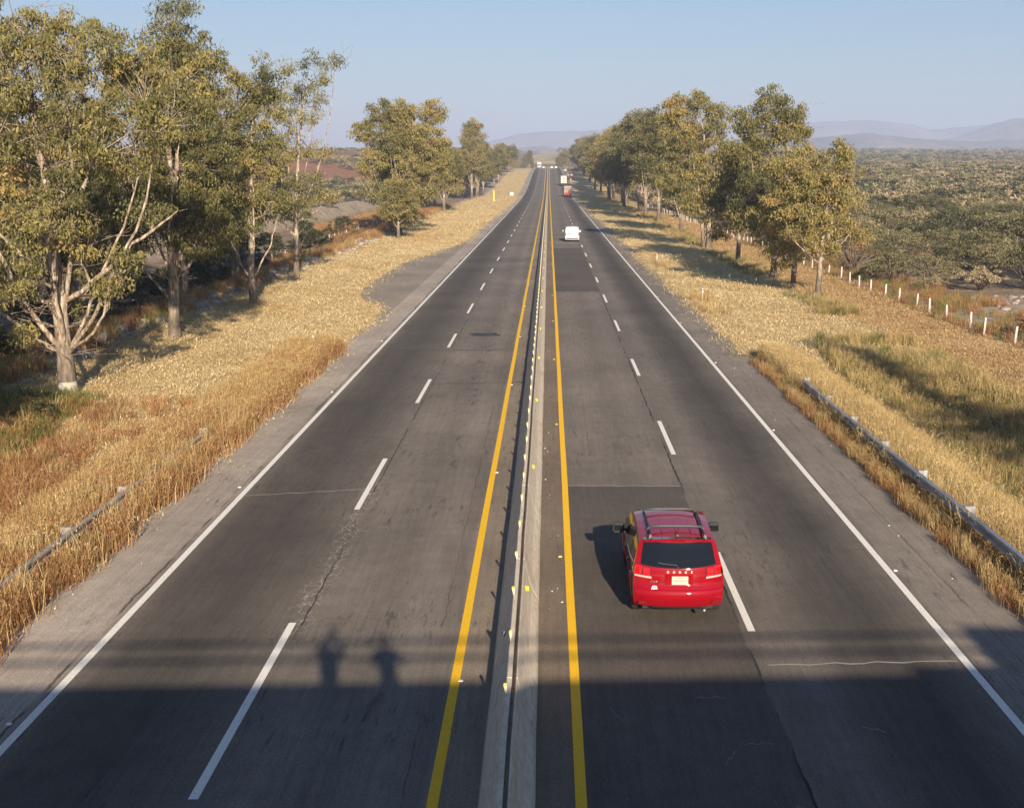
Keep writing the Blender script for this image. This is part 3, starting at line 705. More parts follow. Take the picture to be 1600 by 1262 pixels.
# --- the five big gums on the left, each with its own crown
def L(px, py, d, r, sq=.85, dy=0):  # crown lobe of a tree at distance d seen at bearing/height of the photograph, stored in metres
    Z = d * .981 + 1.76; return ((px - 857) / 1847 * Z, dy, 9.06 + (266 - py) / 1885 * Z, r, sq)
def local(lobes, X, Y):
    z0 = H(X, Y); return [(a[0] - X, a[1], a[2] - z0, a[3], a[4]) for a in lobes]
T1 = (-20.0, 48.4)
l1 = [L(20, 60, 48, 1.35, 1.3, 1), L(75, 55, 48, 1.3, 1.1, -.5), L(60, 115, 48, 1.7, .9, -1), L(120, 80, 48, 1.5, .9, 1), L(175, 95, 48, 1.5, .8, -1), L(215, 110, 48, 1.5, .9, 1.5),
      L(0, 150, 48, 1.8, .9, 0), L(60, 200, 48, 1.7, 1, -2), L(120, 165, 48, 1.6, .9, 0), L(185, 180, 48, 1.7, .9, -1.5), L(250, 130, 48, 1.4, .9, 0), L(300, 125, 48, 1.2, .9, 1), L(305, 175, 48, 1.3, .9, -1),
      L(255, 210, 48, 1.5, .9, -2), L(120, 330, 48, 1.3, .8, -2.5), L(40, 290, 48, 1.3, .8, -1.5), L(200, 250, 48, 1.2, .9, 0), L(10, 340, 48, 1.3, .8, 1), L(95, 395, 48, .8, .8, -2.4), L(150, 385, 48, .9, .8, -1),
      L(190, 445, 48, .75, .7, -.5), L(25, 400, 48, 1.0, .8, .5), L(130, 440, 48, .7, .7, 1), L(-20, 450, 48, .9, .8, 0), L(240, 330, 48, .9, .8, 1), L(60, 455, 48, .8, .8, -1.5), L(215, 400, 48, .7, .7, -1), L(105, 480, 48, .55, .7, 1), L(62, 520, 48, .6, .8, -1), L(-40, 230, 48, 1.6, .9, 1), L(-30, 100, 48, 1.6, 1, 1), L(150, 300, 48, 1.0, .8, -2)]
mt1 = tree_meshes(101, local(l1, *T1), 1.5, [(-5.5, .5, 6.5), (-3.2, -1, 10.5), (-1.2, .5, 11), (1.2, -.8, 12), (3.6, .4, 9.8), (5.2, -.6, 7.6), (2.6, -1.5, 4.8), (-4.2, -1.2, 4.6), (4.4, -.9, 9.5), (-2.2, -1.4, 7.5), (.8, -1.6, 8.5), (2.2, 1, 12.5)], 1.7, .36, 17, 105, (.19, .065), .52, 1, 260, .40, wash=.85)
T2 = (-21.1, 65.5)
l2 = [L(295, 45, 65, 1.2, 1.2), L(312, 85, 65, 1.3, 1), L(330, 120, 65, 1.3, 1, 1), L(285, 100, 65, 1.4, 1), L(245, 150, 65, 1.6), L(335, 175, 65, 1.5), L(290, 190, 65, 1.8), L(345, 240, 65, 1.6), L(240, 230, 65, 1.6, 1, 2),
      L(285, 270, 65, 1.7), L(330, 310, 65, 1.4), L(230, 320, 65, 1.5), L(275, 345, 65, 1.5), L(310, 375, 65, 1.3, .7), L(200, 380, 65, 1.3, .7), L(345, 350, 65, 1.1), L(180, 290, 65, 1.6, 1, 2)]
mt2 = tree_meshes(102, local(l2, *T2), 2, [(-3, 0, 8), (3, 1, 7.5), (1.5, -1, 11), (-1.5, 1, 12)], 2.6, .30, 22, 120, (.20, .07), .62, 2, 60, .42, huevar=.09)
T3 = (-20.8, 83)
l3 = [L(385, 150, 83, 1.5), L(415, 140, 83, 1.3), L(430, 175, 83, 1.3), L(375, 190, 83, 1.6), L(410, 215, 83, 1.8), L(365, 245, 83, 1.7), L(425, 250, 83, 1.4), L(390, 285, 83, 1.7), L(350, 310, 83, 1.5), L(425, 315, 83, 1.3, .6), L(385, 345, 83, 1.4, .6), L(345, 350, 83, 1.2, .6)]
mt3 = tree_meshes(103, local(l3, *T3), 1.8, [(-2.2, 0, 6.5), (2.2, .6, 7), (.6, -1, 9)], 1.9, .26, 20, 105, (.24, .08), .65, 1, 60, .47)
T4 = (-21.9, 103)
l4 = [L(540, 102, 103, .7, .8), L(520, 120, 103, .8, .9), L(500, 102, 103, .9, .9), L(460, 108, 103, .9), L(425, 112, 103, .9, 1.1), L(508, 150, 103, 1.0, 1.1), L(480, 140, 103, 1.1, 1.1), L(450, 150, 103, 1.2), L(495, 185, 103, .9), L(462, 190, 103, 1.3, 1.2), L(455, 235, 103, 1.4), L(490, 232, 103, .9, .7), L(512, 238, 103, .8, .6),
      L(440, 280, 103, 1.6, .7), L(490, 290, 103, 1.6, .6), L(470, 320, 103, 1.6, .6), L(515, 310, 103, 1.1, .5), L(435, 330, 103, 1.3, .6)]
mt4 = tree_meshes(104, local(l4, *T4), 3.2, [(3.9, 0, 17.5), (2.2, .3, 17), (-1.2, 0, 15), (3.2, .5, 7.5), (-2, 0, 7)], 5.0, .24, 17, 48, (.25, .08), .62, 1, 130, .45, huevar=.2)
tree_obj(mt1, (*T1, H(*T1)), 0, 1, 'wide gum tree with whitewashed foot and many pale limbs, nearest on the left verge')
tree_obj(mt2, (*T2, H(*T2)), 0, 1, 'tall dense gum tree with a thick dark trunk, second nearest on the left verge')
tree_obj(mt3, (*T3, H(*T3)), 0, 1, 'smaller rounded gum tree on three slim stems, third nearest on the left verge')
tree_obj(mt4, (*T4, H(*T4)), 0, 1, 'thin-leaved gum tree with bare pale branches, fourth nearest on the left verge')
# --- shared gum variants for the rows
var = []
for i, (h_, sp, n, st_n, hue) in enumerate(((14, 3.0, 15, 1, .46), (16, 3.4, 17, 1, .40), (12, 3.0, 13, 2, .50), (17, 2.6, 15, 1, .42), (11, 3.2, 13, 1, .54), (15, 3.6, 18, 1, .38))):
    var.append((tree_meshes(200 + i, rand_lobes(300 + i, h_, sp, n, .42, (1.3, 2.2)), 2.4, [(math.cos(a_ + i) * sp * .7, math.sin(a_ + i) * sp * .7, h_ * (.55 + .1 * k_)) for k_, a_ in enumerate((0, 2.1, 4.2))], 1.8 + .3 * (i % 3), .27, 21, 62, (.30, .115), .72, st_n, 40, hue), h_))
# special right-hand trees
T5 = (19.6, 86); l5 = [L(1215, 262, 86, 1.1), L(1255, 250, 86, 1.2), L(1300, 245, 86, 1.1), L(1318, 270, 86, 1.0, 1), L(1240, 290, 86, 1.4), L(1285, 290, 86, 1.4), L(1310, 310, 86, 1.1), L(1215, 320, 86, 1.1), L(1260, 335, 86, 1.4), L(1300, 350, 86, 1.3, .6), L(1250, 370, 86, 1.1, .6), L(1335, 365, 86, .9, .5), L(1285, 385, 86, 1.0, .5)]
mt5 = tree_meshes(105, local(l5, *T5), 1.8, [(-2.6, 0, 6.5), (-1.2, .5, 8.5), (1.5, 0, 8), (2.2, -.5, 5)], 2.6, .20, 20, 90, (.24, .085), .58, 1, 90, .60, huevar=.12)
tree_obj(mt5, (*T5, H(*T5)), 0, 1, 'short gum tree with orange-tinged leaves, nearest on the right verge')
T6 = (19.25, 103); l6 = [L(1195, 170, 103, 1.5, 1), L(1165, 190, 103, 1.4), L(1225, 180, 103, 1.2), L(1180, 215, 103, 1.4, .8), L(1218, 212, 103, 1.5, .8), L(1237, 205, 103, .9), L(1205, 270, 103, 1.3), L(1170, 300, 103, 1.6), L(1215, 310, 103, 1.6), L(1190, 345, 103, 1.6, .7), L(1230, 355, 103, 1.2, .6), L(1240, 300, 103, 1.1)]
mt6 = tree_meshes(106, local(l6, *T6), 2.0, [(-2, 0, 10.5), (1.8, .5, 11), (2.6, 0, 6)], 2.6, .24, 22, 90, (.26, .09), .68, 2, 70, .46)
tree_obj(mt6, (*T6, H(*T6)), 0, 1, 'tall gum tree with a high cap of leaves, third nearest on the right verge')
T8 = (19.0, 143); l8 = [L(1050, 172, 143, 1.6), L(1085, 165, 143, 1.5), L(1115, 185, 143, 1.5), L(1062, 200, 143, 2), L(1105, 215, 143, 1.8), L(1125, 240, 143, 1.3), L(1065, 240, 143, 2.1), L(1095, 265, 143, 2.), L(1055, 285, 143, 1.9), L(1110, 300, 143, 1.8), L(1085, 320, 143, 1.8, .6)]
mt8 = tree_meshes(108, local(l8, *T8), 2.5, [(-2.5, 0, 11), (2.5, .5, 12), (.5, -1, 14)], 3, .28, 22, 80, (.30, .11), .75, 2, 50, .40)
tree_obj(mt8, (*T8, H(*T8)), 0, 1, 'tall grey-green gum tree with a pale trunk, fifth nearest on the right verge')
T9 = (-21.6, 173); l9 = [L(600, 180, 173, 2.0, .9), L(640, 180, 173, 2.0), L(680, 178, 173, 1.9), L(575, 210, 173, 1.8), L(620, 225, 173, 2.4), L(670, 220, 173, 2.4), L(585, 255, 173, 2.0), L(640, 265, 173, 2.5), L(690, 250, 173, 2.0), L(600, 300, 173, 2.2, .7), L(655, 300, 173, 2.3, .7), L(620, 335, 173, 1.8, .6)]
mt9 = tree_meshes(109, local(l9, *T9), 2.0, [(-4, 0, 11), (-1, -1, 14), (3.5, .5, 12), (5, 0, 9)], 2.2, .32, 20, 80, (.34, .13), .85, 3, 60, .45)
tree_obj(mt9, (*T9, H(*T9)), 0, 1, 'broad gum tree clump with pale limbs standing alone beyond the lay-by on the left')
def vtree(i, X, Y, h_, label, group=None, wide=1., rz=None):
    v, hv = var[i % len(var)]; s = h_ / hv
    e = tree_obj(v, (X, Y, H(X, Y)), random.uniform(0, 6.28) if rz is None else rz, (s * wide, s * wide, s), label, 'tree', group); return e
vtree(2, 19.0, 93, 10.8, 'small gum tree with a bent dark trunk, second nearest on the right verge', None, .85)
vtree(4, 18.8, 118, 12.5, 'gum tree with yellow-green leaves and a forked dark trunk, fourth nearest on the right verge', None, .85)
vtree(5, 19.8, 215, 19.5, 'dense gum tree with clustered stems, sixth nearest on the right verge')
vtree(1, 19.6, 176, 16.5, 'dark leafy gum tree directly behind the fifth on the right verge')
vtree(0, -23, 186, 18.5, 'tall gum tree rising behind the broad clump beyond the lay-by')
vtree(5, -24, 214, 17.5, 'dark gum tree at the right edge of the clump beyond the lay-by')
vtree(4, -20.5, 163, 8, 'low bushy young gum tree in front of the clump beyond the lay-by', None, 1.25)
vtree(3, -23.8, 372, 24, 'tall forked gum tree with white trunk left of the yellow post')
for k in range(9):
    Y = 236 + 31 * k
    if k == 4: continue
    vtree(k * 5 + 1, -26 + 3 * math.sin(k * 2) - (6 if 90 < Y - 236 else 0), Y, 13.5 + 2.5 * math.sin(k * 1.3), ordn(k) + 'gum tree of the left-hand row between the broad clump and the yellow post', 'middle gum trees of the left row', 1.1)
for k in range(15):
    Y = 405 + 27 * k; vtree(k * 7 + 2, -24.5 + 2.5 * math.sin(k * 2.7) + float(XO(Y)), Y, 16.5 + 2.5 * math.sin(k * 1.9) - k * .28, 'far hazy gum tree in the left-hand row near the crest', 'far gum trees of the left row', 1.15)
for k in range(7):
    Y = 244 + 23 * k; vtree(k * 5 + 3, 19.8 + 1.6 * math.sin(k * 2.2), Y, 20.5 + 1.5 * math.sin(k * 2.4), ordn(k) + 'gum tree of the right-hand row in the stretch beside the trucks', 'middle gum trees of the right row', 1.12)
for k in range(19):
    Y = 408 + 23 * k; vtree(k * 7 + 4, 20.3 + 2 * math.sin(k * 1.7) + float(XO(Y)), Y, 20.5 + 1.5 * math.sin(k * 2.4) - k * .22, 'far hazy gum tree in the right-hand row near the crest', 'far gum trees of the right row', 1.0)
for k in range(8):
    vtree(k * 3, (-14 if k % 2 else 15) + 3 * math.sin(k) - 3, 905 + 22 * k, 15, ('left' if k % 2 == 0 else 'right') + '-hand hazy tree top showing over the crest, ' + ('nearer' if k < 4 else 'farther'), 'trees beyond the crest')
# second file of trees behind the left gums, and the ones just out of frame whose shade falls on the verges
for k, (x_, y_, h_) in enumerate(((-27.5, 58, 13.5), (-29, 72, 14), (-27, 88, 13), (-33, 64, 13), (-34, 84, 13.5), (-28.5, 108, 12))):
    vtree(k * 5 + 1, x_, y_, h_, ('dark gum tree in the shade behind the nearest left trees'), 'gum trees behind the left front row', 1.1)
for k, (x_, y_, h_) in enumerate(((20.6, 31, 12.0), (22.0, 17, 11))): 
    tree_obj(mt4, (x_, y_, H(x_, y_)), 2.0 + k, .66, ('gum tree on the right verge out of the picture, %s the bridge' % ('farther from', 'nearer to')[k]))
for k, (x_, y_, h_) in enumerate(((-20.6, 31, 13), (-21.2, 18, 13))): vtree(k * 3 + 2, x_, y_, h_, ('gum tree on the left verge out of the picture, %s the bridge' % ('farther from', 'nearer to')[k]))

# --- scrub
def bush_mesh(seed, w_, h_, n, nleaf, leaf, mname, hue=.45, droop=.0, wood_n=26):
    r = np.random.default_rng(seed); k = n
    a = r.random(k) * 6.28; e = r.random(k) ** .6; u = r.random(k) ** .5
    lobe = 1 + .22 * np.sin(a * 3 + seed) + .12 * np.sin(a * 5 + seed * 2)
    C = np.stack([np.cos(a) * u * w_ * lobe, np.sin(a) * u * w_ * lobe, h_ * (.18 + .80 * np.sqrt(np.clip(1 - (u * .93) ** 2, 0, 1)) * (.45 + .55 * e))], 1)
    cr = (.26 + .22 * r.random(k)) * w_ * .42; RD = np.stack([cr * 1.25, cr * 1.25, cr * .55], 1)
    T = np.clip(hue + r.normal(size=k) * .13, 0, 1); V, F, T = leaves(C, RD, T, nleaf, leaf[0], leaf[1], r, droop)
    lines = []
    for i in range(wood_n):
        c = C[r.integers(k)] * 1.04; s0 = np.array([r.normal() * .12, r.normal() * .12, -.15]); m1 = np.array([c[0] * .45, c[1] * .45, c[2] * .75])
        lines.append((bez(s0, m1, c, 5), np.array([.06, .045, .03, .02, .01]) * (.5 + h_ * .18)))
    v2, f2 = wood(lines, 4)
    return npmesh('stems', v2, f2, M['bark']), npmesh('foliage', V, F, M[mname], False, None, T)
bv = [bush_mesh(400, 3.0, 3.3, 85, 34, (.24, .085), 'scrub', .35), bush_mesh(401, 2.6, 2.8, 75, 34, (.24, .085), 'scrub', .5), bush_mesh(402, 3.4, 3.8, 95, 34, (.24, .085), 'scrub', .28),
      bush_mesh(403, 2.1, 2.2, 60, 34, (.22, .08), 'scrub', .62), bush_mesh(404, 2.4, 2.6, 34, 14, (.24, .08), 'drybush', .45, 0, 60)]
bvname = ['broad grey-green mesquite bush', 'rounded olive mesquite bush', 'tall dark mesquite bush', 'low yellowish mesquite bush', 'bare twiggy brown bush']
dk = [bush_mesh(410, 2.2, 3.0, 70, 40, (.20, .08), 'leaf_dark', .3), bush_mesh(411, 1.6, 1.8, 50, 44, (.18, .07), 'leaf_dark', .55), bush_mesh(412, 1.5, 1.6, 44, 40, (.18, .05), 'drybush', .55)]
def bush(v, X, Y, s, label, group, name='bush', cat='bush', zs=1.):
    e = empty(name, (X, Y, H(X, Y)), random.uniform(0, 6.28), label, cat, group); e.scale = (s, s, s * zs)
    link('stems', v[0], e); link('foliage', v[1], e); return e
# poisson-like positions in the frame's wedge
def wedge(side, y0, y1, xin, gap, kmax):
    q = np.random.default_rng(5 + side); pts = []; cells = {}
    for _ in range(kmax * 14):
        y_ = y0 + (y1 - y0) * q.random() ** 1.0; Z = y_ * .981 + 1.76
        xo = (.425 if side > 0 else .49) * Z + 6
        if xo < xin: continue
        x_ = xin + (xo - xin) * q.random()
        c = (int(x_ // gap), int(y_ // gap)); ok = True
        for i in (-1, 0, 1):
            for j in (-1, 0, 1):
                for (a, b) in cells.get((c[0] + i, c[1] + j), ()):
                    if (a - x_) ** 2 + (b - y_) ** 2 < gap * gap: ok = False
        if ok: cells.setdefault(c, []).append((x_, y_)); pts.append((side * x_, y_))
        if len(pts) >= kmax: break
    return sorted(pts, key=lambda p: p[1])
cent = [0] * 5; q = np.random.default_rng(77); stuff_r = []
for i, (x_, y_) in enumerate(wedge(1, 62, 330, 27.5, 3.7, 1500)):
    if x_ < 42 and 68 < y_ < 91: continue
    if x_ < 31 and y_ < 92 : 
        s = .45
    else: s = (.6 + .85 * q.random() ** 1.5) * (1.0 if x_ > 33 else .75)
    if y_ > 130 and float(vnoise(x_, y_, 22, 40)) < .25: continue
    v = q.choice(5, p=[.3, .26, .2, .16, .08])
    if sum(cent) < 250:
        cent[v] += 1; zn = ('in the front rank of the thicket' if y_ < 100 else 'in the middle of the thicket' if y_ < 150 else 'at the back of the thicket') + (' close behind the right-hand fence' if x_ < .30 * y_ else ' towards the right picture edge'); bush(bv[v], x_, y_, s, bvname[v] + ' ' + zn, bvname[v] + 'es ' + zn, zs=.8 + .3 * q.random())
    else: stuff_r.append((x_, y_, s))
for k in range(22):          # brown weeds by the fence posts
    x_, y_ = 27 + 3.5 * q.random(), 50 + 17 * q.random(); bush(dk[2], x_, y_, .6 + .4 * q.random(), 'low brown weed bush just behind the nearest right-hand fence posts', 'weed bushes behind the nearest fence posts')
for k in range(34):          # dark undergrowth left
    x_, y_ = -26.5 - 8 * q.random(), 42 + 4.2 * k; bush(dk[k % 3], x_, y_, .75 + .5 * q.random(), ('dark leafy bush', 'small olive bush', 'rusty dry bush')[k % 3] + ' in the undergrowth behind the left gum trees', ('dark leafy', 'small olive', 'rusty dry')[k % 3] + ' bushes behind the left gum trees')
bush(dk[1], -19.6, 44.5, .5, 'small green bush beside the whitewashed trunk on the left', None); bush(dk[0], -23.6, 41, .45, 'dark green bush at the left picture edge below the dirt ridge', None)
bush(dk[2], -25.5, 200, 1.5, 'rusty dry bush by the track left of the broad gum clump', None); 
for k in range(10): bush(bv[(k * 3) % 4], -38 - 16 * q.random(), 130 + 22 * k, 1.0, 'grey-green bush near the railway bank on the left', 'bushes by the railway bank')

# geometry-node scatter: one object of stuff placed on a cloud of points
def scatter(name, pts, rz, sc, sources, label=None, tilt=None, cat=None):
    me = bpy.data.meshes.new(name); n = len(pts)
    me.vertices.add(n); me.vertices.foreach_set('co', np.asarray(pts, np.float32).ravel())
    rot = np.zeros((n, 3), np.float32); rot[:, 2] = rz
    if tilt is not None: rot[:, :2] = tilt
    a = me.attributes.new('rot', 'FLOAT_VECTOR', 'POINT'); a.data.foreach_set('vector', rot.ravel())
    a = me.attributes.new('scl', 'FLOAT_VECTOR', 'POINT'); sc = np.asarray(sc, np.float32); sc = np.repeat(sc[:, None], 3, 1) if sc.ndim == 1 else sc; a.data.foreach_set('vector', sc.ravel())
    a = me.attributes.new('pick', 'INT', 'POINT'); a.data.foreach_set('value', rng.integers(0, len(sources), n).astype(np.int32))
    me.update(); o = link(name, me)
    c = bpy.data.collections.new(name + '_source')
    for k, mm in enumerate(sources):
        so_ = bpy.data.objects.new('%s_piece' % name, mm); c.objects.link(so_)
    ng = bpy.data.node_groups.new(name, 'GeometryNodeTree')
    ng.interface.new_socket('Geometry', in_out='INPUT', socket_type='NodeSocketGeometry'); ng.interface.new_socket('Geometry', in_out='OUTPUT', socket_type='NodeSocketGeometry')
    N = ng.nodes; Lk = ng.links; gi = N.new('NodeGroupInput'); go = N.new('NodeGroupOutput')
    ci = N.new('GeometryNodeCollectionInfo'); ci.inputs['Collection'].default_value = c; ci.inputs['Separate Children'].default_value = True; ci.inputs['Reset Children'].default_value = True
    ip = N.new('GeometryNodeInstanceOnPoints'); ip.inputs['Pick Instance'].default_value = True
    def attr(nm, ty):
        x = N.new('GeometryNodeInputNamedAttribute'); x.data_type = ty; x.inputs['Name'].default_value = nm; return [s for s in x.outputs if s.enabled][0]
    e2r = N.new('FunctionNodeEulerToRotation'); Lk.new(attr('rot', 'FLOAT_VECTOR'), e2r.inputs[0])
    Lk.new(gi.outputs[0], ip.inputs['Points']); Lk.new(ci.outputs[0], ip.inputs['Instance']); Lk.new(attr('pick', 'INT'), ip.inputs['Instance Index'])
    Lk.new(e2r.outputs[0], ip.inputs['Rotation']); Lk.new(attr('scl', 'FLOAT_VECTOR'), ip.inputs['Scale']); Lk.new(ip.outputs[0], go.inputs[0])
    md = o.modifiers.new('scatter', 'NODES'); md.node_group = ng
    tag(o, label, cat, None, 'stuff'); return o
def tuft_mesh(seed, n, h_, spread, lean, w_, mname, hue=.5, seg=2, heads=0):
    """grass tuft: n curved blades"""
    r = np.random.default_rng(seed); V = []; F = []; T = []
    for i in range(n):
        a = r.random() * 6.28; d = np.array([math.cos(a), math.sin(a), 0]); b = np.array([r.normal() * spread, r.normal() * spread, -.02])
        hh = h_ * (.55 + .6 * r.random()); ln = lean * (.3 + r.random()); sd_ = np.array([-d[1], d[0], 0]) * w_ * (.6 + .8 * r.random()) / 2
        p = [b, b + d * ln * hh * .3 + np.array([0, 0, hh * .6]), b + d * ln * hh + np.array([0, 0, hh * (1 - .35 * min(ln, 1.6))])]
        o = len(V); V += [p[0] - sd_, p[0] + sd_, p[1] + sd_ * .8, p[1] - sd_ * .8, p[2] + sd_ * .25, p[2] - sd_ * .25]; t = hue + r.normal() * .18
        F += [(o, o + 1, o + 2, o + 3), (o + 3, o + 2, o + 4, o + 5)]; T += [t, t + .08]
        if heads and r.random() < heads:
            for q_ in range(3):
                c = p[2] + r.normal(size=3) * .03; o = len(V); k_ = .009 + .011 * r.random()
                V += [c + np.array([-k_ * .5, 0, -k_]), c + np.array([0, k_ * .5, 0]), c + np.array([k_ * .5, 0, k_]), c + np.array([0, -k_ * .5, 0])]; F.append((o, o + 1, o + 2, o + 3)); T.append(t + .15)
    return npmesh('tuft', np.array(V), np.array(F), M[mname], False, None, np.clip(T, 0, 1))
def pts_in(n, fx, y0, y1, ypow=1., seed=0, dens=None):
    """random ground points; fx(y) gives (xmin, xmax) arrays"""
    q_ = np.random.default_rng(seed); y_ = y0 + (y1 - y0) * q_.random(n) ** ypow; a, b = fx(y_); x_ = a + (b - a) * q_.random(n)
    if dens is not None: k = q_.random(n) < dens(x_, y_); x_, y_ = x_[k], y_[k]
    return np.stack([x_, y_, Hc(x_, y_)], 1)
mown = [tuft_mesh(500 + i, 34, .07, .24, 2.6, .013, 'straw', .26 + .2 * i) for i in range(4)]
mownr = [tuft_mesh(505 + i, 34, .07, .24, 2.6, .013, 'rust_grass', .80 + .10 * i) for i in range(3)]
def cst(a, b): return lambda y: (np.full_like(y, a), np.full_like(y, b))
def sc_(n, a, b, s=3): return a + (b - a) * np.random.default_rng(s).random(n)
def put(name, pts, src, a, b, label, s=3, grow=0.):
    n = len(pts); q_ = np.random.default_rng(s); k = sc_(n, a, b, s) * (1 + grow * pts[:, 1])
    t = q_.normal(size=(n, 2)) * .12
    return scatter(name, pts, q_.random(n) * 6.28, k, src, label, t)
patchy = lambda x, y: np.clip((vnoise(x, y, 1.4, 30) * .6 + vnoise(x, y, 5, 31) * .8 - .25) * 1.5, .12, 1)
inlay = lambda x, y: patchy(x, y) * ~((y > 72) & (y < 160) & (x > -10.6 - 3.6 * sm(74, 92, y) * (1 - sm(112, 158, y)) - .2) & (x < -10))
wind = lambda a, b: (lambda y: (np.full_like(y, a), np.full_like(y, b)))
put('mown_straw', np.concatenate([pts_in(60000, cst(-23.2, -10.95), 18, 130, 1.25, 1, inlay), pts_in(16000, cst(-23, -10.9), 130, 400, 1.2, 2, inlay)]), mown, .8, 1.7, 'mown straw-coloured grass covering the left verge', 3, .006)
put('mown_straw', np.concatenate([pts_in(46000, cst(10.05, 19.0), 26, 130, 1.25, 4, lambda x, y: patchy(x, y) * ((y > 57) | (x > 12.5))), pts_in(16000, cst(9.9, 19), 130, 400, 1.2, 5, patchy)]), mown, .8, 1.7, 'mown straw-coloured grass covering the right verge', 4, .006)
put('mown_rusty_grass', pts_in(30000, cst(18.6, 25.2), 46, 250, 1.35, 6, patchy), mownr, .8, 1.7, 'mown orange-brown grass between the right gum trees and the fence', 5, .006)
tr = [tuft_mesh(520 + i, 60, .60, .17, .5, .012, 'rust_grass', .22 + .13 * i, heads=.25) for i in range(5)]
tg = [tuft_mesh(530 + i, 60, .72, .16, .4, .011, 'gold_grass', .4 + .12 * i, heads=.15) for i in range(4)]
gg = [tuft_mesh(540 + i, 54, .62, .17, .5, .014, 'green_grass', .35 + .15 * i) for i in range(3)]
put('rusty_tall_grass', pts_in(9500, lambda y: (-12.8 - 1.4 * (y < 40), -10.78 + .12 * np.sin(y)), 14, 60, .9, 7, lambda x, y: 1 - .93 * ((x > -11.75) & (((y > 36) & (y < 40.5)) | ((y > 24) & (y < 31)))) * (x < -10.95)), tr + tg[1:2], .75, 1.5, 'tall rust-brown dry grass along the left shoulder', 6)
put('mixed_tall_grass', pts_in(13000, lambda y: (np.maximum(-21.5 + 0 * y, -24 + .02 * y), -12.0 + 0 * y), 14, 47, .8, 8, lambda x, y: (1 - sm(30, 40, y + (x + 16) * .9)) * .9 + .04), tr + tr[:2] + tg[:1], .7, 1.35, 'tall mixed gold and brown weeds filling the near left verge', 7)
put('dark_weeds', pts_in(2600, cst(-27, -18.5), 24, 48, .8, 9, lambda x, y: vnoise(x, y, 3, 8) * 1.2), gg, .7, 1.3, 'dull green weeds in the shade of the near left trees', 8)
put('golden_tall_grass', np.concatenate([pts_in(9500, lambda y: (10.55 + .1 * np.sin(y), np.minimum(14.5 + 0 * y, 11.3 + (58 - y) * .13)), 14, 58, .95, 10), pts_in(260, cst(10, 11.4), 58, 130, 1, 11, lambda x, y: (vnoise(x, y, 6, 3) > .62) * 1.)]), tg + tr[2:4], .7, 1.25, 'tall golden grass around the right guardrail', 9)
put('low_rusty_weeds', pts_in(2400, lambda y: (9.80 + .06 * np.sin(y * 2), 10.45 + 0 * y), 12, 56, .95, 19, lambda x, y: .15 + 1.1 * vnoise(x, y, 1.2, 5)), tr[1:4] + tg[:2], .25, .8, 'low rust-brown weeds at the right pavement edge', 19)
put('green_ditch_grass', pts_in(8500, lambda y: (12.6 + (y - 14) * .03, 19.5 + 0 * y), 18, 64, .9, 12, lambda x, y: np.clip(1.25 - sm(50, 62, y) * (.5 + vnoise(x, y, 4, 2)), 0, 1) * (.5 + .5 * vnoise(x, y, 3, 9))), gg + tg[1:3], .7, 1.35, 'green and straw grass in the culvert hollow on the right', 10)
put('tree_foot_grass', pts_in(2600, cst(17.6, 20.4), 76, 330, 1.2, 13, lambda x, y: (vnoise(x, y, 5, 6) > .35) * .9), gg + tg[:2], .6, 1.2, 'strip of green grass at the feet of the right gum trees', 11)
put('brush_edge_grass', pts_in(3000, cst(24.6, 31), 44, 200, 1.2, 14, lambda x, y: vnoise(x, y, 3, 16)), tr[:3] + gg[1:], .6, 1.3, 'dry weeds along the right fence', 12)
put('rusty_tall_grass', pts_in(4200, cst(-31, -23.2), 36, 180, 1.1, 15, lambda x, y: vnoise(x, y, 4, 18) * 1.2), tr + gg[1:], .9, 1.7, 'rust-brown brush beyond the dirt ridge on the left', 13)
put('rusty_tall_grass', pts_in(1300, cst(-36, -24), 180, 300, 1, 16), tr, 1.4, 2.4, 'rust-brown brush in front of the railway bank', 14)
put('straw_weeds', np.concatenate([pts_in(900, cst(-20, -11), 150, 330, 1, 17, lambda x, y: (vnoise(x, y, 9, 6) > .55) * 1.), pts_in(700, cst(-20.5, -11.2), 60, 150, 1, 18, lambda x, y: (vnoise(x, y, 6, 26) > .6) * (x < -16))]), tr[3:] + tg[:2], .35, .8, 'scattered straw-coloured weeds on the left verge', 15)
# far scrub as stuff
def far_pts(side, y0, y1, n, seed, xin):
    q_ = np.random.default_rng(seed); y_ = y0 * (y1 / y0) ** q_.random(n); xo = (.43 if side > 0 else .49) * y_ + 10; x_ = side * (xin + (xo - xin) * q_.random(n)); return np.stack([x_, y_, Hc(x_, y_) - .1], 1)
lo = [bush_mesh(430 + i, 2.8, 2.7, 26, 22, (.50, .22), 'scrub', .3 + .15 * i, 0, 3)[1] for i in range(4)]
pr = np.concatenate([np.array([(x_, y_, H(x_, y_)) for x_, y_, s in stuff_r]), far_pts(1, 328, 900, 6500, 41, 27), far_pts(1, 900, 3200, 4200, 42, 26)])
pr = pr[(vnoise(pr[:, 0], pr[:, 1], 26, 40) + .5 * vnoise(pr[:, 0], pr[:, 1], 9, 44) > .52) | (pr[:, 1] < 200)]
scatter('scrubland', pr, rng.random(len(pr)) * 6.28, (.55 + 1.1 * rng.random(len(pr)) ** 1.6) * (1 + np.clip(pr[:, 1] - 900, 0, 9999) * .0011), lo, 'endless grey-green scrub covering the right-hand plain')
pl = np.concatenate([far_pts(-1, 150, 900, 3600, 43, 53), far_pts(-1, 900, 3000, 2600, 44, 50)]); 
pl = pl[(vnoise(pl[:, 0], pl[:, 1], 60, 4) > .30) | (pl[:, 1] < 360)]
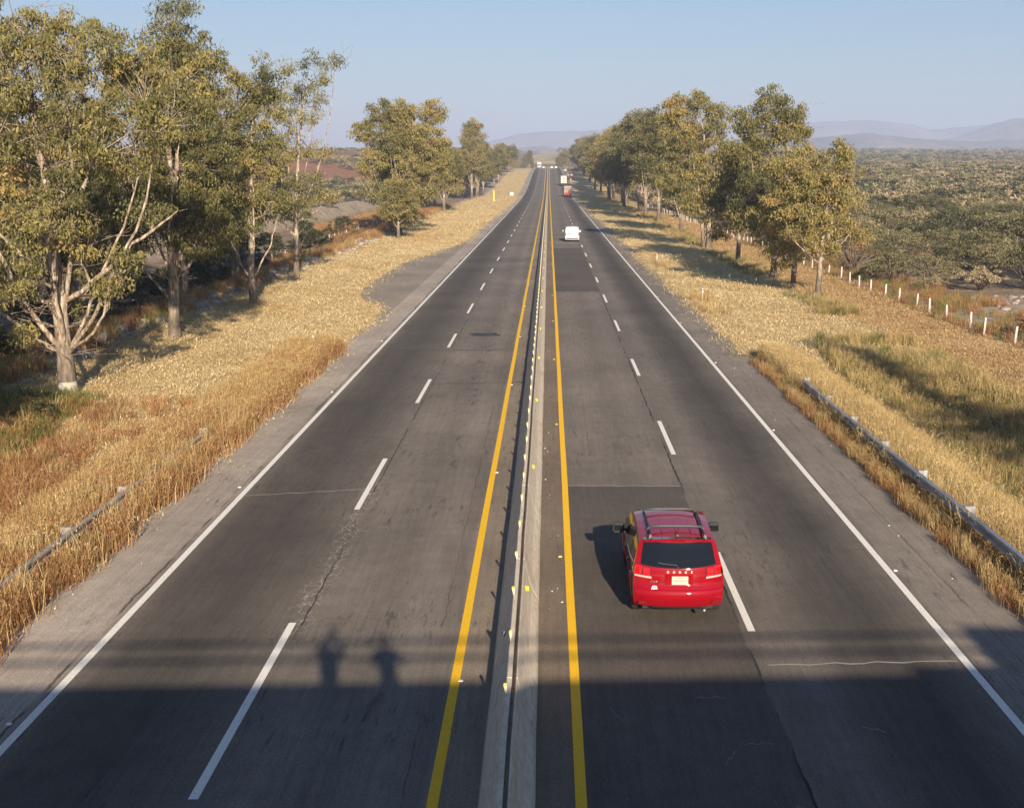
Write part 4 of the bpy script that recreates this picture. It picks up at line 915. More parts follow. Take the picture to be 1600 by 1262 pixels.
scatter('scrubland', pl, rng.random(len(pl)) * 6.28, (.75 + .6 * rng.random(len(pl))) * (1 + np.clip(pl[:, 1] - 900, 0, 9999) * .0011), lo, 'grey-green scrub on the left-hand plain and red rise')
# prickly pears
M['cactus'] = mat('cactus_pad', (.23, .25, .10), .6, noise=.35, nscale=4)
def cactus_mesh(seed, h_=2.8, n=60):
    r = np.random.default_rng(seed); V = []; F = []; o = 0
    tips = [(np.array([r.normal() * .3, r.normal() * .3, 0.]), np.array([0, 0, 1.])) for _ in range(6)]
    while len(tips) and o < n * 16:
        p, d = tips.pop(0); L_ = .42 + .2 * r.random(); c = p + d * L_ * .5; sd_ = np.cross(d, r.normal(size=3)); sd_ /= np.linalg.norm(sd_); nn = np.cross(d, sd_)
        ring = [c + d * L_ * .55 * math.cos(t) + sd_ * L_ * .38 * math.sin(t) * (1 + .2 * math.cos(t)) for t in np.arange(8) * math.pi / 4]
        V += [x + nn * .03 for x in ring] + [x - nn * .03 for x in ring]
        F += [(o, o + 1, o + 2, o + 3), (o + 3, o + 4, o + 5, o + 6), (o + 6, o + 7, o, o + 3), (o + 11, o + 10, o + 9, o + 8), (o + 14, o + 13, o + 12, o + 11), (o + 11, o + 8, o + 15, o + 14)] + [(o + k, o + 8 + k, o + 8 + (k + 1) % 8, o + (k + 1) % 8) for k in range(8)]
        o += 16
        e = p + d * L_
        if e[2] < h_:
            for _ in range(1 + (r.random() < .7) + (r.random() < .3)):
                nd = d + r.normal(size=3) * .65; nd[2] = abs(nd[2]) + .15; tips.append((e, nd / np.linalg.norm(nd)))
    return npmesh('pads', np.array(V), np.array(F), M['cactus'])
cm = [cactus_mesh(600 + i, 3.2 + .4 * i) for i in range(4)]
cpos = [(52, 178), (55, 182), (50, 175), (68, 190), (72, 193), (75, 196), (48, 150), (46, 147), (63, 152), (66, 154), (60, 250), (85, 262), (95, 300), (70, 285), (100, 270), (45, 205), (88, 215), (80, 240), (110, 320), (60, 310), (48, 255), (118, 300)]
for i, (x_, y_) in enumerate(cpos):
    o = link('prickly_pear', cm[i % 4], None, (x_, y_, H(x_, y_))); o.rotation_euler = (0, 0, i * 1.3); s = 1.15 + .25 * math.sin(i * 2.); o.scale = (s * 1.3, s * 1.3, s)
    tag(o, 'tall pale green prickly pear cactus rising among the scrub on the right', 'cactus', 'prickly pears in the right-hand scrub')
q_ = np.random.default_rng(9); yc = 340 * (1500 / 340) ** q_.random(1500); xc = 40 + (.42 * yc - 30) * q_.random(1500); k = vnoise(xc, yc, 45, 3) > .5; xc, yc = xc[k], yc[k]
scatter('far_prickly_pears', np.stack([xc, yc, Hc(xc, yc) + .3], 1), q_.random(len(xc)) * 6.28, .9 + .5 * q_.random(len(xc)), cm, 'pale prickly pear thickets on the far right plain')
# stones on the graded ridge
M['stone'] = mat('field_stone', (.30, .265, .225), .95, noise=.35, nscale=3, bump=.6, bscale=6)
def rock(seed):
    bm = bmesh.new(); bmesh.ops.create_icosphere(bm, subdivisions=2, radius=.5); r = random.Random(seed)
    for v in bm.verts: v.co *= 1 + r.uniform(-.18, .18); v.co.z *= .55
    me = bpy.data.meshes.new('stone'); bm.to_mesh(me); bm.free(); me.materials.append(M['stone']); [setattr(p, 'use_smooth', True) for p in me.polygons]; return me
rocks = [rock(i) for i in range(3)]
pr = pts_in(420, cst(-25.6, -22.9), 36, 170, 1.3, 51); put('ridge_stones', pr, rocks, .2, 1.1, 'pale stones and clods on the dirt ridge at left', 21)
pr = pts_in(160, cst(30, 40), 72, 88, 1, 52); put('spoil_stones', pr, rocks, .2, .6, 'pale rubble on the bare ground behind the right fence', 22)
# crumbs of debris on the shoulders
db = MB().box((0, 0, .01), (.09, .05, .02), taper=.6).mesh('crumb', M['refl_white'])
pr = np.concatenate([pts_in(16, cst(-10.6, -9.1), 16, 60, 1, 61), pts_in(14, cst(8.2, 9.7), 16, 60, 1, 62), pts_in(14, cst(-.15, .3), 16, 60, 1, 63)]); pr[:, 2] = .002
put('litter', pr, [db], .2, .6, 'pale crumbs of litter scattered on the shoulders', 23)
# ---------------------------------------------------------------- vehicles
M['red'] = mat('red_car_paint', (.25, .002, .009), .45, 0, coat=1); M['white_body'] = mat('white_van_paint', (.62, .62, .61), .35, coat=.6)
M['red'].node_tree.nodes['Principled BSDF'].inputs['Specular IOR Level'].default_value = .05; M['red'].node_tree.nodes['Principled BSDF'].inputs['Coat Roughness'].default_value = .04
M['glass'] = mat('dark_glass', (.008, .010, .013), .06); M['glass'].node_tree.nodes['Principled BSDF'].inputs['Specular IOR Level'].default_value = .6
M['black'] = mat('black_plastic', (.02, .02, .022), .5); M['tyre'] = mat('tyre_rubber', (.025, .025, .026), .85); M['alloy'] = mat('wheel_alloy', (.5, .5, .52), .3, .9)
M['chrome'] = mat('bright_trim', (.8, .8, .8), .18, .9); M['lens'] = mat('red_lens', (.62, .008, .012), .15, coat=1); M['lens_dark'] = mat('dark_red_lens', (.16, .006, .01), .15, coat=1); M['lens_clear'] = mat('clear_lens', (.50, .38, .36), .12, coat=1)
M['plate'] = mat('number_plate', (.52, .50, .42), .5); M['ink'] = mat('plate_ink', (.10, .14, .10), .6); M['rack'] = mat('roof_rail_grey', (.07, .072, .085), .55, 0); M['seam'] = mat('body_seam', (.05, .004, .006), .6)
M['sticker'] = mat('sticker_white', (.8, .8, .78), .6); M['skin'] = mat('skin', (.45, .28, .19), .6); M['cloth'] = mat('dark_jacket', (.05, .06, .09), .9); M['cloth2'] = mat('grey_shirt', (.25, .25, .26), .9); M['denim'] = mat('denim', (.06, .08, .14), .9); M['hair'] = mat('dark_hair', (.02, .015, .012), .7)
def lerp(a, b, t): return a + (b - a) * t
class Body:
    """car skin: W(y,z) half width, T(y) roof height, rear(u,z) and front(u,z) give the end faces; y=0 rear, y=Ln front"""
    def __init__(s, Ln, roof, belt, W, tumble, zb, rearpts, frontpts, crown=.05, rearcurve=.16, frontcurve=.30):
        s.Ln = Ln; s.roof = np.array(roof); s.belt = belt; s.Wd = W; s.tumble = tumble; s.zb = zb; s.rp = np.array(rearpts); s.fp = np.array(frontpts); s.crown = crown; s.rc = rearcurve; s.fc = frontcurve
    def T(s, y): return float(np.interp(y, s.roof[:, 0], s.roof[:, 1]))
    def W(s, y, z):
        w_ = s.Wd * (1 - .10 * max(0, (.55 - z) / .4) ** 2) ; w_ -= s.tumble * max(0, z - s.belt) / .65 * (1 + .25 * max(0, z - s.belt - .3))
        w_ -= .018 * math.exp(-((z - s.belt + .02) / .05) ** 2) * 0
        w_ -= .05 * max(0, 1 - y / .6) ** 2 + .12 * max(0, 1 - (s.Ln - y) / 1.0) ** 2
        return w_
    def rear(s, u, z): return float(np.interp(z, s.rp[:, 0], s.rp[:, 1])) + s.rc * abs(u) ** 3.2 + .03 * u * u
    def front(s, u, z): return s.Ln - float(np.interp(z, s.fp[:, 0], s.fp[:, 1])) - s.fc * abs(u) ** 2.6
    def zt(s, y, u): return s.T(y) - s.crown * abs(u) ** 2.4
    def point(s, u, v, w_):
        ynom = (v + 1) / 2 * s.Ln; a = abs(u)
        ztop = s.zt(ynom, u) ; z = s.zb + (w_ + 1) / 2 * (ztop - s.zb)
        y0, y1 = s.rear(u, z), s.front(u, z); y_ = y0 + (y1 - y0) * (v + 1) / 2
        return (u * s.W(y_, z), y_, z)
    def mesh(s, name, m, wheels=(), wr=.37, nu=22, nw=26, sub=True):
        ky = sorted(set([0, .02, .05, .10] + list(np.linspace(.14, .94, 56)) + [.97, .99, 1]))
        us = [math.sin(t) for t in np.linspace(-math.pi / 2, math.pi / 2, nu)]; us = [x * .92 + .08 * np.sign(x) * abs(x) ** 6 for x in us]
        ws = list(np.linspace(-1, .80, nw)) + [.88, .94, .98, 1]
        idx = {}; V = []; F = []
        def vid(u, v, w_):
            k = (round(u, 5), round(v, 5), round(w_, 5))
            if k not in idx:
                rr = (u, v, w_)
                # round the long edges a little
                p = list(s.point(u, v, w_))
                idx[k] = len(V); V.append(p)
            return idx[k]
        vs = [2 * t - 1 for t in ky]
        def quad(A, B, fn):
            for i in range(len(A) - 1):
                for j in range(len(B) - 1):
                    f = (fn(A[i], B[j]), fn(A[i + 1], B[j]), fn(A[i + 1], B[j + 1]), fn(A[i], B[j + 1]))
                    if len(set(f)) >= 3: F.append(f)
        for sg in (-1, 1):
            for i in range(len(vs) - 1):
                for j in range(len(ws) - 1):
                    f = [vid(sg * 1., vs[i], ws[j]), vid(sg * 1., vs[i + 1], ws[j]), vid(sg * 1., vs[i + 1], ws[j + 1]), vid(sg * 1., vs[i], ws[j + 1])]
                    c = np.mean([V[k] for k in f], 0)
                    if any((c[1] - wy) ** 2 + (c[2] - wz) ** 2 < (wr + .045) ** 2 for wy, wz in wheels): continue
                    F.append(tuple(f))
        us[0] = -1.; us[-1] = 1.
        quad(us, ws, lambda u, w_: vid(u, -1., w_)); quad(us, ws, lambda u, w_: vid(u, 1., w_))
        quad(us, vs, lambda u, v: vid(u, v, 1.)); quad(us, vs, lambda u, v: vid(u, v, -1.))
        me = bpy.data.meshes.new(name); me.from_pydata([tuple(map(float, p)) for p in V], [], F)
        bm = bmesh.new(); bm.from_mesh(me); bmesh.ops.recalc_face_normals(bm, faces=bm.faces); bm.to_mesh(me); bm.free()
        me.materials.append(m); [setattr(p, 'use_smooth', True) for p in me.polygons]; me.set_sharp_from_angle(angle=R(38)); return me
    def patch(s, kind, poly, off=.006, n=14, side=1):
        """mesh patch on the skin. kind 'rear': poly in (u,z); 'side': (y,z); 'top': (u,y); poly = 4 corners, bilinear grid"""
        V = []; F = []; a, b, c, d = [np.array(q, float) for q in poly]
        for j in range(n + 1):
            for i in range(n + 1):
                p = lerp(lerp(a, b, i / n), lerp(d, c, i / n), j / n)
                if kind == 'rear': u, z = p; y_ = s.rear(u, z); V.append((u * s.W(y_, z), y_ - off, z))
                elif kind == 'front': u, z = p; y_ = s.front(u, z); V.append((u * s.W(y_, z), y_ + off, z))
                elif kind == 'side': y_, z = p; V.append((side * (s.W(y_, z) + off), y_, z))
                else: u, y_ = p; z = s.zt(y_, u); yy = y_; V.append((u * s.W(yy, z), yy, z + off))
        F = [(j * (n + 1) + i, j * (n + 1) + i + 1, (j + 1) * (n + 1) + i + 1, (j + 1) * (n + 1) + i) for j in range(n) for i in range(n)]
        return MB().add(V, F)
def wheel(parent, x, y, r, w_, z=None):
    sg = 1 if x > 0 else -1; z = r if z is None else z
    prof = [(r * .62, -w_ / 2), (r * .93, -w_ / 2), (r, -w_ * .36), (r, w_ * .36), (r * .93, w_ / 2), (r * .62, w_ / 2)]
    V = []; F = []; n = 28
    for i in range(n):
        t = 2 * math.pi * i / n
        for (rr, dx) in prof: V.append((dx, rr * math.cos(t), rr * math.sin(t)))
    for i in range(n):
        for k in range(5): F.append((i * 6 + k, ((i + 1) % n) * 6 + k, ((i + 1) % n) * 6 + k + 1, i * 6 + k + 1))
    wv = link('wheel', MB().tube([(-w_ * .42, 0, 0), (w_ * .3, 0, 0)], r * .60, 20).mesh('wheel', M['black'], False), parent, (x, y, z))
    MB().add(V, F).build('tyre', M['tyre'], wv, True)
    rim = MB()
    for k in range(5):
        t = 2 * math.pi * k / 5; rim.box((sg * w_ * .36, math.cos(t) * r * .33, math.sin(t) * r * .33), (.03, .07, r * .60), rx=t - math.pi / 2)
    rim.tube([(sg * w_ * .30, 0, 0), (sg * w_ * .42, 0, 0)], r * .16, 12); 
    rim.build('rim', M['alloy'], wv)
    return wv
def text_mesh(s_, size, m, name='lettering', depth=.003):
    cu = bpy.data.curves.new('t', 'FONT'); cu.body = s_; cu.size = size; cu.align_x = 'CENTER'; cu.align_y = 'CENTER'; cu.extrude = depth
    o = bpy.data.objects.new('t', cu); COL.objects.link(o); bpy.context.view_layer.update()
    me = bpy.data.meshes.new_from_object(o.evaluated_get(bpy.context.evaluated_depsgraph_get())); bpy.data.objects.remove(o); me.name = name; me.materials.clear(); me.materials.append(m); return me

def suv():
    e = empty('car', (2.645, 22.72, .0), R(-.5), 'glossy red sport utility car driving away in the near right lane with a roof rack', 'car')
    B = Body(4.88, [(0, 1.655), (.30, 1.675), (.9, 1.70), (1.6, 1.71), (2.3, 1.695), (2.75, 1.66), (3.05, 1.55), (3.7, 1.15), (3.9, 1.10), (4.5, 1.00), (4.88, .86)], 1.02, .93, .17, .36,
             [(.24, .10), (.34, .05), (.45, 0), (.66, .01), (.74, .05), (.80, .10), (1.0, .13), (1.14, .17), (1.30, .27), (1.50, .40), (1.60, .45), (1.66, .44), (1.75, .46)], [(.24, .12), (.5, 0), (.8, .05), (1.2, .2), (1.7, .3)], .075, .17)
    WH = ((.93, .36), (3.87, .36))
    link('body', B.mesh('body', M['red'], WH, .37, 30, 36), e)
    # underside and wheel wells
    MB().box((0, 2.44, .42), (1.44, 4.3, .36)).build('underbody', M['black'], e)
    for x in (-.80, .80):
        for y_, z_ in WH:
            wheel(e, x * 1.0, y_, .36, .235)
    for sg in (-1, 1):
        for y_, z_ in WH:      # arch lips
            V = []; n = 20
            for i in range(n + 1):
                t = math.pi * (-.08 + 1.16 * i / n); yy, zz = y_ + .425 * math.cos(t), z_ + .425 * math.sin(t); V.append((sg * (B.W(yy, max(zz, .3)) - .002), yy, max(zz, .25)))
            MB().tube(V, .028, 6).build('wheel_arch', M['red'], e, True)
    # glazing
    def side_glass(y0, y1, zt0, zt1, zb0, zb1):
        for sg in (-1, 1): B.patch('side', ((y0, zb0), (y1, zb1), (y1 - .04, zt1), (y0 + .04, zt0)), .005, 8, sg).build('side_window', M['glass'], e, True)
    side_glass(.62, 1.30, 1.50, 1.57, 1.17, 1.08); side_glass(1.38, 2.22, 1.58, 1.58, 1.06, 1.03); side_glass(2.30, 3.05, 1.575, 1.50, 1.025, 1.01)
    B.patch('side', ((3.05, 1.01), (3.55, 1.03), (3.45, 1.10), (3.05, 1.46)), .005, 6, -1).build('side_window', M['glass'], e, True)
    B.patch('side', ((3.05, 1.01), (3.55, 1.03), (3.45, 1.10), (3.05, 1.46)), .005, 6, 1).build('side_window', M['glass'], e, True)
    for sg in (-1, 1):
        for (a, b) in (((1.31, .55), (1.34, 1.0)), ((2.25, .45), (2.26, 1.0)), ((3.32, .5), (3.28, 1.0))):
            pts = [(sg * (B.W(lerp(a[0], b[0], t), lerp(a[1], b[1], t)) + .001), lerp(a[0], b[0], t), lerp(a[1], b[1], t)) for t in np.linspace(0, 1, 6)]; MB().tube(pts, .006, 4).build('door_seam', M['seam'], e)
        for y_ in (1.5, 2.42): MB().tube([(sg * (B.W(y_, .90) + .03), y_ - .1 + .2 * t, .90) for t in (0, .5, 1)], .018, 6).build('door_handle', M['red'], e, True)
        MB().tube([(sg * (B.W(y_, z_) + .004), y_, z_) for y_, z_ in ((.60, 1.15), (1.3, 1.06), (2.2, 1.02), (3.3, 1.0))], .008, 4).build('window_trim', M['chrome'], e)
    B.patch('top', ((-.86, 2.86), (.86, 2.86), (.80, 3.62), (-.80, 3.62)), .006, 12).build('windscreen', M['glass'], e, True)
    rw_ = B.patch('rear', ((-.875, 1.185), (.875, 1.185), (.90, 1.595), (-.90, 1.595)), .007, 20)
    # lower edge dips in the middle
    rw_.v = [(x, B.rear(x / B.W(.4, z), z - .05 * (1 - (x / .78) ** 2) * (1.595 - z) / .41) - .008, z - .05 * (1 - (x / .78) ** 2) * (1.595 - z) / .41) for x, y_, z in rw_.v]
    rw_.build('rear_window', M['glass'], e, True)
    # tailgate spoiler lip with brake light
    sp = MB(); n = 16; V = []
    for i in range(n + 1):
        u = -1 + 2 * i / n; x = u * .70; y0 = B.rear(x / .80, 1.62) - .015
        V += [(x, y0 + .16, 1.672 - .05 * abs(u) ** 2.2), (x, y0 - .03, 1.655 - .05 * abs(u) ** 2.2), (x, y0 - .035, 1.630 - .05 * abs(u) ** 2.2), (x, y0 + .05, 1.60 - .05 * abs(u) ** 2.2)]
    sp.add(V, [(i * 4 + k, i * 4 + (k + 1) % 4, (i + 1) * 4 + (k + 1) % 4, (i + 1) * 4 + k) for i in range(n) for k in range(4)]).build('spoiler', M['red'], e, True)
    MB().box((0, B.rear(0, 1.62) - .052, 1.641), (.30, .012, .014)).build('brake_light', M['lens_dark'], e)
    # tail lamps: dark housing, two red cells, clear strip
    for sg in (-1, 1):
        lamp = B.patch('rear', ((sg * .60, .925), (sg * .99, .945), (sg * .995, 1.185), (sg * .62, 1.150)), .012, 10).build('tail_light', M['lens_dark'], e, True)
        B.patch('rear', ((sg * .64, .990), (sg * .79, .996), (sg * .79, 1.140), (sg * .66, 1.125)), .020, 6).build('lens', M['lens'], lamp, True)
        B.patch('rear', ((sg * .825, .996), (sg * .985, 1.0), (sg * .985, 1.170), (sg * .825, 1.150)), .020, 6).build('lens', M['lens'], lamp, True)
        B.patch('rear', ((sg * .61, .930), (sg * .97, .950), (sg * .97, .985), (sg * .62, .972)), .022, 6).build('clear_strip', M['lens_clear'], lamp, True)
        B.patch('side', ((.14, .98), (.52, 1.0), (.46, 1.13), (.20, 1.16)), .008, 6, sg).build('lamp_corner', M['lens'], e, True)
    # tailgate seams and sculpted shelf
    for pts in ([(-.93, .93), (-.84, .62), (.84, .62), (.93, .93)], [(-.52, .80), (-.47, .855), (.47, .855), (.52, .80)]):
        q = []
        for k in range(len(pts) - 1):
            for t in np.linspace(0, 1, 10): u, z_ = lerp(pts[k][0], pts[k + 1][0], t), lerp(pts[k][1], pts[k + 1][1], t); y_ = B.rear(u, z_); q.append((u * B.W(y_, z_), y_ - .001, z_))
        MB().tube(q, .0055, 4).build('tailgate_seam', M['seam'], e)
    V = []; n = 20
    for i in range(n + 1):     # bumper step
        u = -.97 + 1.94 * i / n; y1 = B.rear(u, .70); V += [(u * B.W(y1, .7), y1 - .005, .735), (u * B.W(y1, .7), y1 - .05, .715), (u * B.W(y1, .6), y1 - .055, .60), (u * B.W(y1, .45), y1 - .035, .455 + .03 * abs(u) ** 4), (u * B.W(y1, .4) * .98, y1 + .03, .365 + .06 * abs(u) ** 4)]
    MB().add(V, [(i * 5 + k, i * 5 + k + 1, (i + 1) * 5 + k + 1, (i + 1) * 5 + k) for i in range(n) for k in range(4)]).build('bumper', M['red'], e, True)
    B.patch('rear', ((-.62, .33), (.62, .33), (.66, .38), (-.66, .38)), .02, 8).build('lower_valance', M['black'], e, True)
    for sg in (-1, 1): MB().box((sg * .74, .03, .47), (.16, .02, .045)).build('reflector', M['lens_dark'], e)
    MB().tube([(.52, .10, .29), (.52, .02, .285)], .035, 10).build('exhaust_tip', M['chrome'], e, True)
    # plate, letters, wiper, badges
    yp = B.rear(0, .90)
    MB().box((0, yp - .008, .905), (.56, .01, .24)).build('plate_recess', M['red'], e, bev=.004)
    pl_ = MB().box((.02, yp - .022, .905), (.33, .012, .175)).build('number_plate', M['plate'], e, bev=.004)
    o = link('plate_text', text_mesh('UKE-50-19', .062, M['ink']), pl_, (.02, yp - .030, .90)); o.rotation_euler = (R(90), 0, 0)
    o = link('plate_text', text_mesh('MÉXICO', .032, M['ink']), pl_, (.02, yp - .030, .965)); o.rotation_euler = (R(90), 0, 0)
    for k, ch in enumerate('DODGE'):
        x = -.24 + .12 * k + .02; o = link('letter', text_mesh(ch, .062, M['chrome'], 'letter', .004), e, (x, B.rear(x / .9, 1.065) - .012, 1.065)); o.rotation_euler = (R(76), 0, 0)
    o = link('badge', text_mesh('JOURNEY', .040, M['chrome'], 'badge'), e, (-.50, B.rear(-.55, .855) - .014, .868)); o.rotation_euler = (R(84), 0, 0)
    st1 = MB(); ring = [(-.50 + .05 * math.cos(t), B.rear(-.55, .73) - .012 - .0, .745 + .05 * math.sin(t)) for t in np.linspace(0, 2 * math.pi, 18)]
    st1.tube(ring, .013, 6); st1.box((-.50, B.rear(-.55, .7) - .008, .690), (.12, .008, .022)); st1.box((-.50, B.rear(-.55, .73) - .012, .742), (.05, .01, .03)); st1.box((-.50, B.rear(-.55, .7) - .012, .80), (.09, .008, .012)); st1.build('sticker', M['sticker'], e)
    wy = [(.01, 1.135), (-.05, 1.20), (-.36, 1.225)]; MB().tube([(x, B.rear(x / .86, z_) - .035, z_) for x, z_ in wy], .011, 6).build('wiper', M['black'], e)
    wy = [(-.06, 1.195), (-.42, 1.235)]; MB().tube([(x, B.rear(x / .86, z_) - .022, z_) for x, z_ in wy], .008, 5).build('wiper_blade', M['rack'], e)
    # roof: side rails, two cross bars, seams, aerial
    rr = lambda x, y_: B.zt(y_, x / .72)
    for sg in (-1, 1):
        pts = [(sg * .545, .50, rr(.545, .5) + .01), (sg * .55, .60, rr(.55, .6) + .06), (sg * .565, 1.5, rr(.56, 1.5) + .065), (sg * .565, 2.35, rr(.56, 2.35) + .06), (sg * .56, 2.5, rr(.56, 2.5) + .0)]
        MB().tube(pts, [.022, .024, .024, .024, .02], 8).build('roof_rail', M['black'], e, True)
        for y_ in (.58, 1.02, 2.32): MB().box((sg * .56, y_, rr(.56, y_) + .045), (.07, .16, .09), taper=.7).build('rail_foot', M['rack'], e, bev=.01)
    for y_ in (1.02, 2.30): MB().tube([(-.55, y_, 1.755), (-.3, y_, 1.772), (.3, y_, 1.772), (.55, y_, 1.755)], .026, 8).build('cross_bar', M['rack'], e, True)
    for x in (-.30, 0, .30): 
        MB().tube([(x, y_, B.zt(y_, x / .72) + .002) for y_ in np.linspace(.75, 2.5, 8)], .007, 4).build('roof_groove', M['red'], e, True)
    MB().box((0, .62, B.zt(.62, 0) + .02), (.05, .10, .05), taper=.6).build('aerial_base', M['black'], e, bev=.008); MB().tube([(0, .60, 1.70), (0, .42, 1.92)], .005, 4).build('aerial', M['black'], e)
    # mirrors
    for sg in (-1, 1):
        mr = MB().box((sg * 1.075, 3.08, 1.115), (.27, .17, .22), taper=.85).build('mirror', M['black'], e, bev=.03)
        MB().box((sg * 1.075, 3.0, 1.115), (.20, .012, .135)).build('mirror_glass', M['glass'], mr); MB().box((sg * .93, 3.12, 1.05), (.14, .07, .06)).build('mirror_arm', M['black'], mr)
    # seats seen through the glass
    B.patch('front', ((-.95, .72), (-.62, .72), (-.62, .86), (-.95, .88)), .01, 4).build('headlight', M['lens_clear'], e); B.patch('front', ((.95, .72), (.62, .72), (.62, .86), (.95, .88)), .01, 4).build('headlight', M['lens_clear'], e)
    return e
suv()

def van():
    e = empty('van', (3.05, 153.5, float(P(153))), 0, 'white panel van with blacked-out rear driving in the right lane beyond the red car', 'van')
    B = Body(4.6, [(0, 1.86), (.25, 1.90), (1.8, 1.93), (2.7, 1.88), (3.0, 1.76), (3.5, 1.25), (3.75, 1.12), (4.3, .98), (4.6, .85)], 1.10, .93, .10, .25,
             [(.25, .06), (.5, 0), (.8, .03), (1.1, .06), (1.9, .15)], [(.25, .1), (.5, 0), (.8, .05), (1.9, .3)], .06, .12)
    WH = ((.85, .33), (3.75, .33)); link('body', B.mesh('body', M['white_body'], WH, .34, 20, 22), e)
    MB().box((0, 2.3, .42), (1.45, 4.0, .36)).build('underbody', M['black'], e)
    for x in (-.82, .82):
        for y_, z_ in WH: wheel(e, x, y_, .33, .21)
    B.patch('rear', ((-.70, .98), (.70, .98), (.70, 1.05), (-.70, 1.05)), .012, 6).build('rear_trim', M['black'], e)
    B.patch('rear', ((-.02, .45), (.0, .45), (.0, 1.8), (-.02, 1.8)), .006, 6).build('door_seam', M['rack'], e)
    B.patch('rear', ((-.85, .33), (.85, .33), (.88, .46), (-.88, .46)), .03, 6).build('bumper', M['rack'], e)
    MB().box((0, .03, .74), (.40, .02, .12)).build('number_plate', M['plate'], e)
    for sg in (-1, 1):
        B.patch('rear', ((sg * .87, .80), (sg * .99, .80), (sg * .99, 1.15), (sg * .87, 1.15)), .012, 4).build('tail_light', M['lens_dark'], e)
        B.patch('side', ((2.35, 1.12), (3.2, 1.10), (2.9, 1.66), (2.38, 1.70)), .006, 4, sg).build('side_window', M['glass'], e)
        mr = MB().box((sg * 1.10, 3.05, 1.22), (.20, .14, .26)).build('mirror', M['white_body'], e, bev=.03); MB().box((sg * .97, 3.08, 1.15), (.1, .06, .05)).build('mirror_arm', M['black'], mr)
        MB().box((sg * .22, .10, 1.3), (.05, .02, .05)).build('door_handle', M['black'], e)
    B.patch('top', ((-.9, 2.85), (.9, 2.85), (.85, 3.45), (-.85, 3.45)), .006, 8).build('windscreen', M['glass'], e)
    MB().tube([(0, .3, 1.87), (0, .5, 1.93)], .03, 6).build('rear_lamp', M['lens_dark'], e)
van()
M['cream'] = mat('truck_white', (.55, .54, .50), .5, noise=.08); M['truck_red'] = mat('truck_red', (.42, .04, .035), .5); M['slat'] = mat('pale_slats', (.50, .42, .37), .8, noise=.2, nscale=2)
M['truck_blue'] = mat('truck_grey', (.25, .27, .3), .4)
def truck(loc, kind, label, rz=0, sc=1):
    e = empty('truck', loc, rz, label, 'truck'); e.rotation_euler = (math.atan(float(P(loc[1] + 8) - P(loc[1])) / 8) * (1 if rz == 0 else -1), 0, rz)
    Ln = 9.5
    MB().box((0, Ln / 2, .95), (.95, Ln, .28)).build('chassis', M['black'], e)
    cabm = M['truck_red'] if kind == 'stake' else M['white_body']
    cb = MB().prism([(Ln - 2.3, .7), (Ln, .7), (Ln + .02, 1.5), (Ln - .25, 2.75), (Ln - 2.3, 2.75)], 'x', -1.15, 1.15).build('cab', cabm, e, bev=.06)
    MB().prism([(Ln + .035, 1.65), (Ln + .01, 1.66), (Ln - .2, 2.6), (Ln - .175, 2.6)], 'x', -1.02, 1.02).build('windscreen', M['glass'], cb)
    for sg in (-1, 1):
        MB().box((sg * 1.156, Ln - 1.2, 2.1), (.02, 1.1, .75)).build('side_window', M['glass'], cb); MB().box((sg * 1.36, Ln - .25, 2.05), (.16, .12, .5)).build('mirror', M['black'], cb, bev=.02)
        MB().box((sg * 1.26, Ln - .22, 2.2), (.2, .03, .04)).build('mirror_arm', M['black'], cb)
        MB().box((sg * .9, Ln + .02, 1.0), (.3, .06, .2)).build('headlight', M['lens_clear'], cb, bev=.02)
        for y_ in (1.6, 2.8): wheel(e, sg * .98, y_, .5, .5)
        wheel(e, sg * 1.02, Ln - 1.2, .5, .28)
        MB().box((sg * .95, .02, .95), (.28, .05, .16)).build('tail_light', M['lens'], e)
    MB().box((0, -.02, .62), (2.2, .1, .14)).build('rear_bumper', M['truck_red'] if kind == 'stake' else M['rack'], e)
    if kind == 'box':
        bx_ = MB().box((0, 3.55, 2.62), (2.5, 7.2, 2.95)).build('cargo_box', M['cream'], e, bev=.03)
        MB().box((0, -.065, 2.6), (.03, .02, 2.8)).build('door_seam', M['rack'], bx_)
        for sg in (-1, 1): MB().box((sg * 1.22, -.07, 2.62), (.06, .02, 2.9)).build('corner_post', M['rack'], bx_); MB().tube([(sg * .35, -.08, 1.3), (sg * .35, -.08, 4.0)], .025, 5).build('lock_rod', M['rack'], bx_)
        MB().box((0, -.07, 2.85), (1.15, .012, 1.1)).build('rear_panel_print', M['slat'], bx_)
        MB().box((-.1, -.075, 1.75), (.55, .012, .22)).build('number_plate', M['rack'], bx_)
    else:
        bd = MB().box((0, 3.5, 1.25), (2.45, 7.0, .25)).build('bed', M['truck_red'], e)
        MB().box((0, .02, 1.0), (2.4, .1, .75)).build('tail_board', M['truck_red'], bd)
        MB().box((0, 3.5, 3.42), (2.4, 6.9, .08)).build('tarpaulin', M['slat'], bd)
        for k in range(8): MB().box((-1.12 + .32 * k, .0, 2.38), (.17, .06, 2.05)).build('slat', M['slat'], bd)
        for sg in (-1, 1):
            for k in range(9): MB().box((sg * 1.2, .5 + .8 * k, 2.38), (.05, .45, 2.05)).build('slat', M['slat'], bd)
        for z_ in (1.6, 2.4, 3.2): MB().box((0, .05, z_), (2.4, .05, .08)).build('cross_rail', M['truck_red'], bd)
    return e
truck((6.4 + float(XO(398)), 398, float(P(398))), 'stake', 'red stake-bed truck with pale slatted sides in the right lane')
truck((6.45 + float(XO(508)), 508, float(P(508))), 'box', 'white box truck climbing the hill ahead of the red stake-bed truck')
t3 = truck((-6.1 + float(XO(800)), 808, float(P(808))), 'box', 'distant white truck coming over the crest in the left carriageway', math.pi)
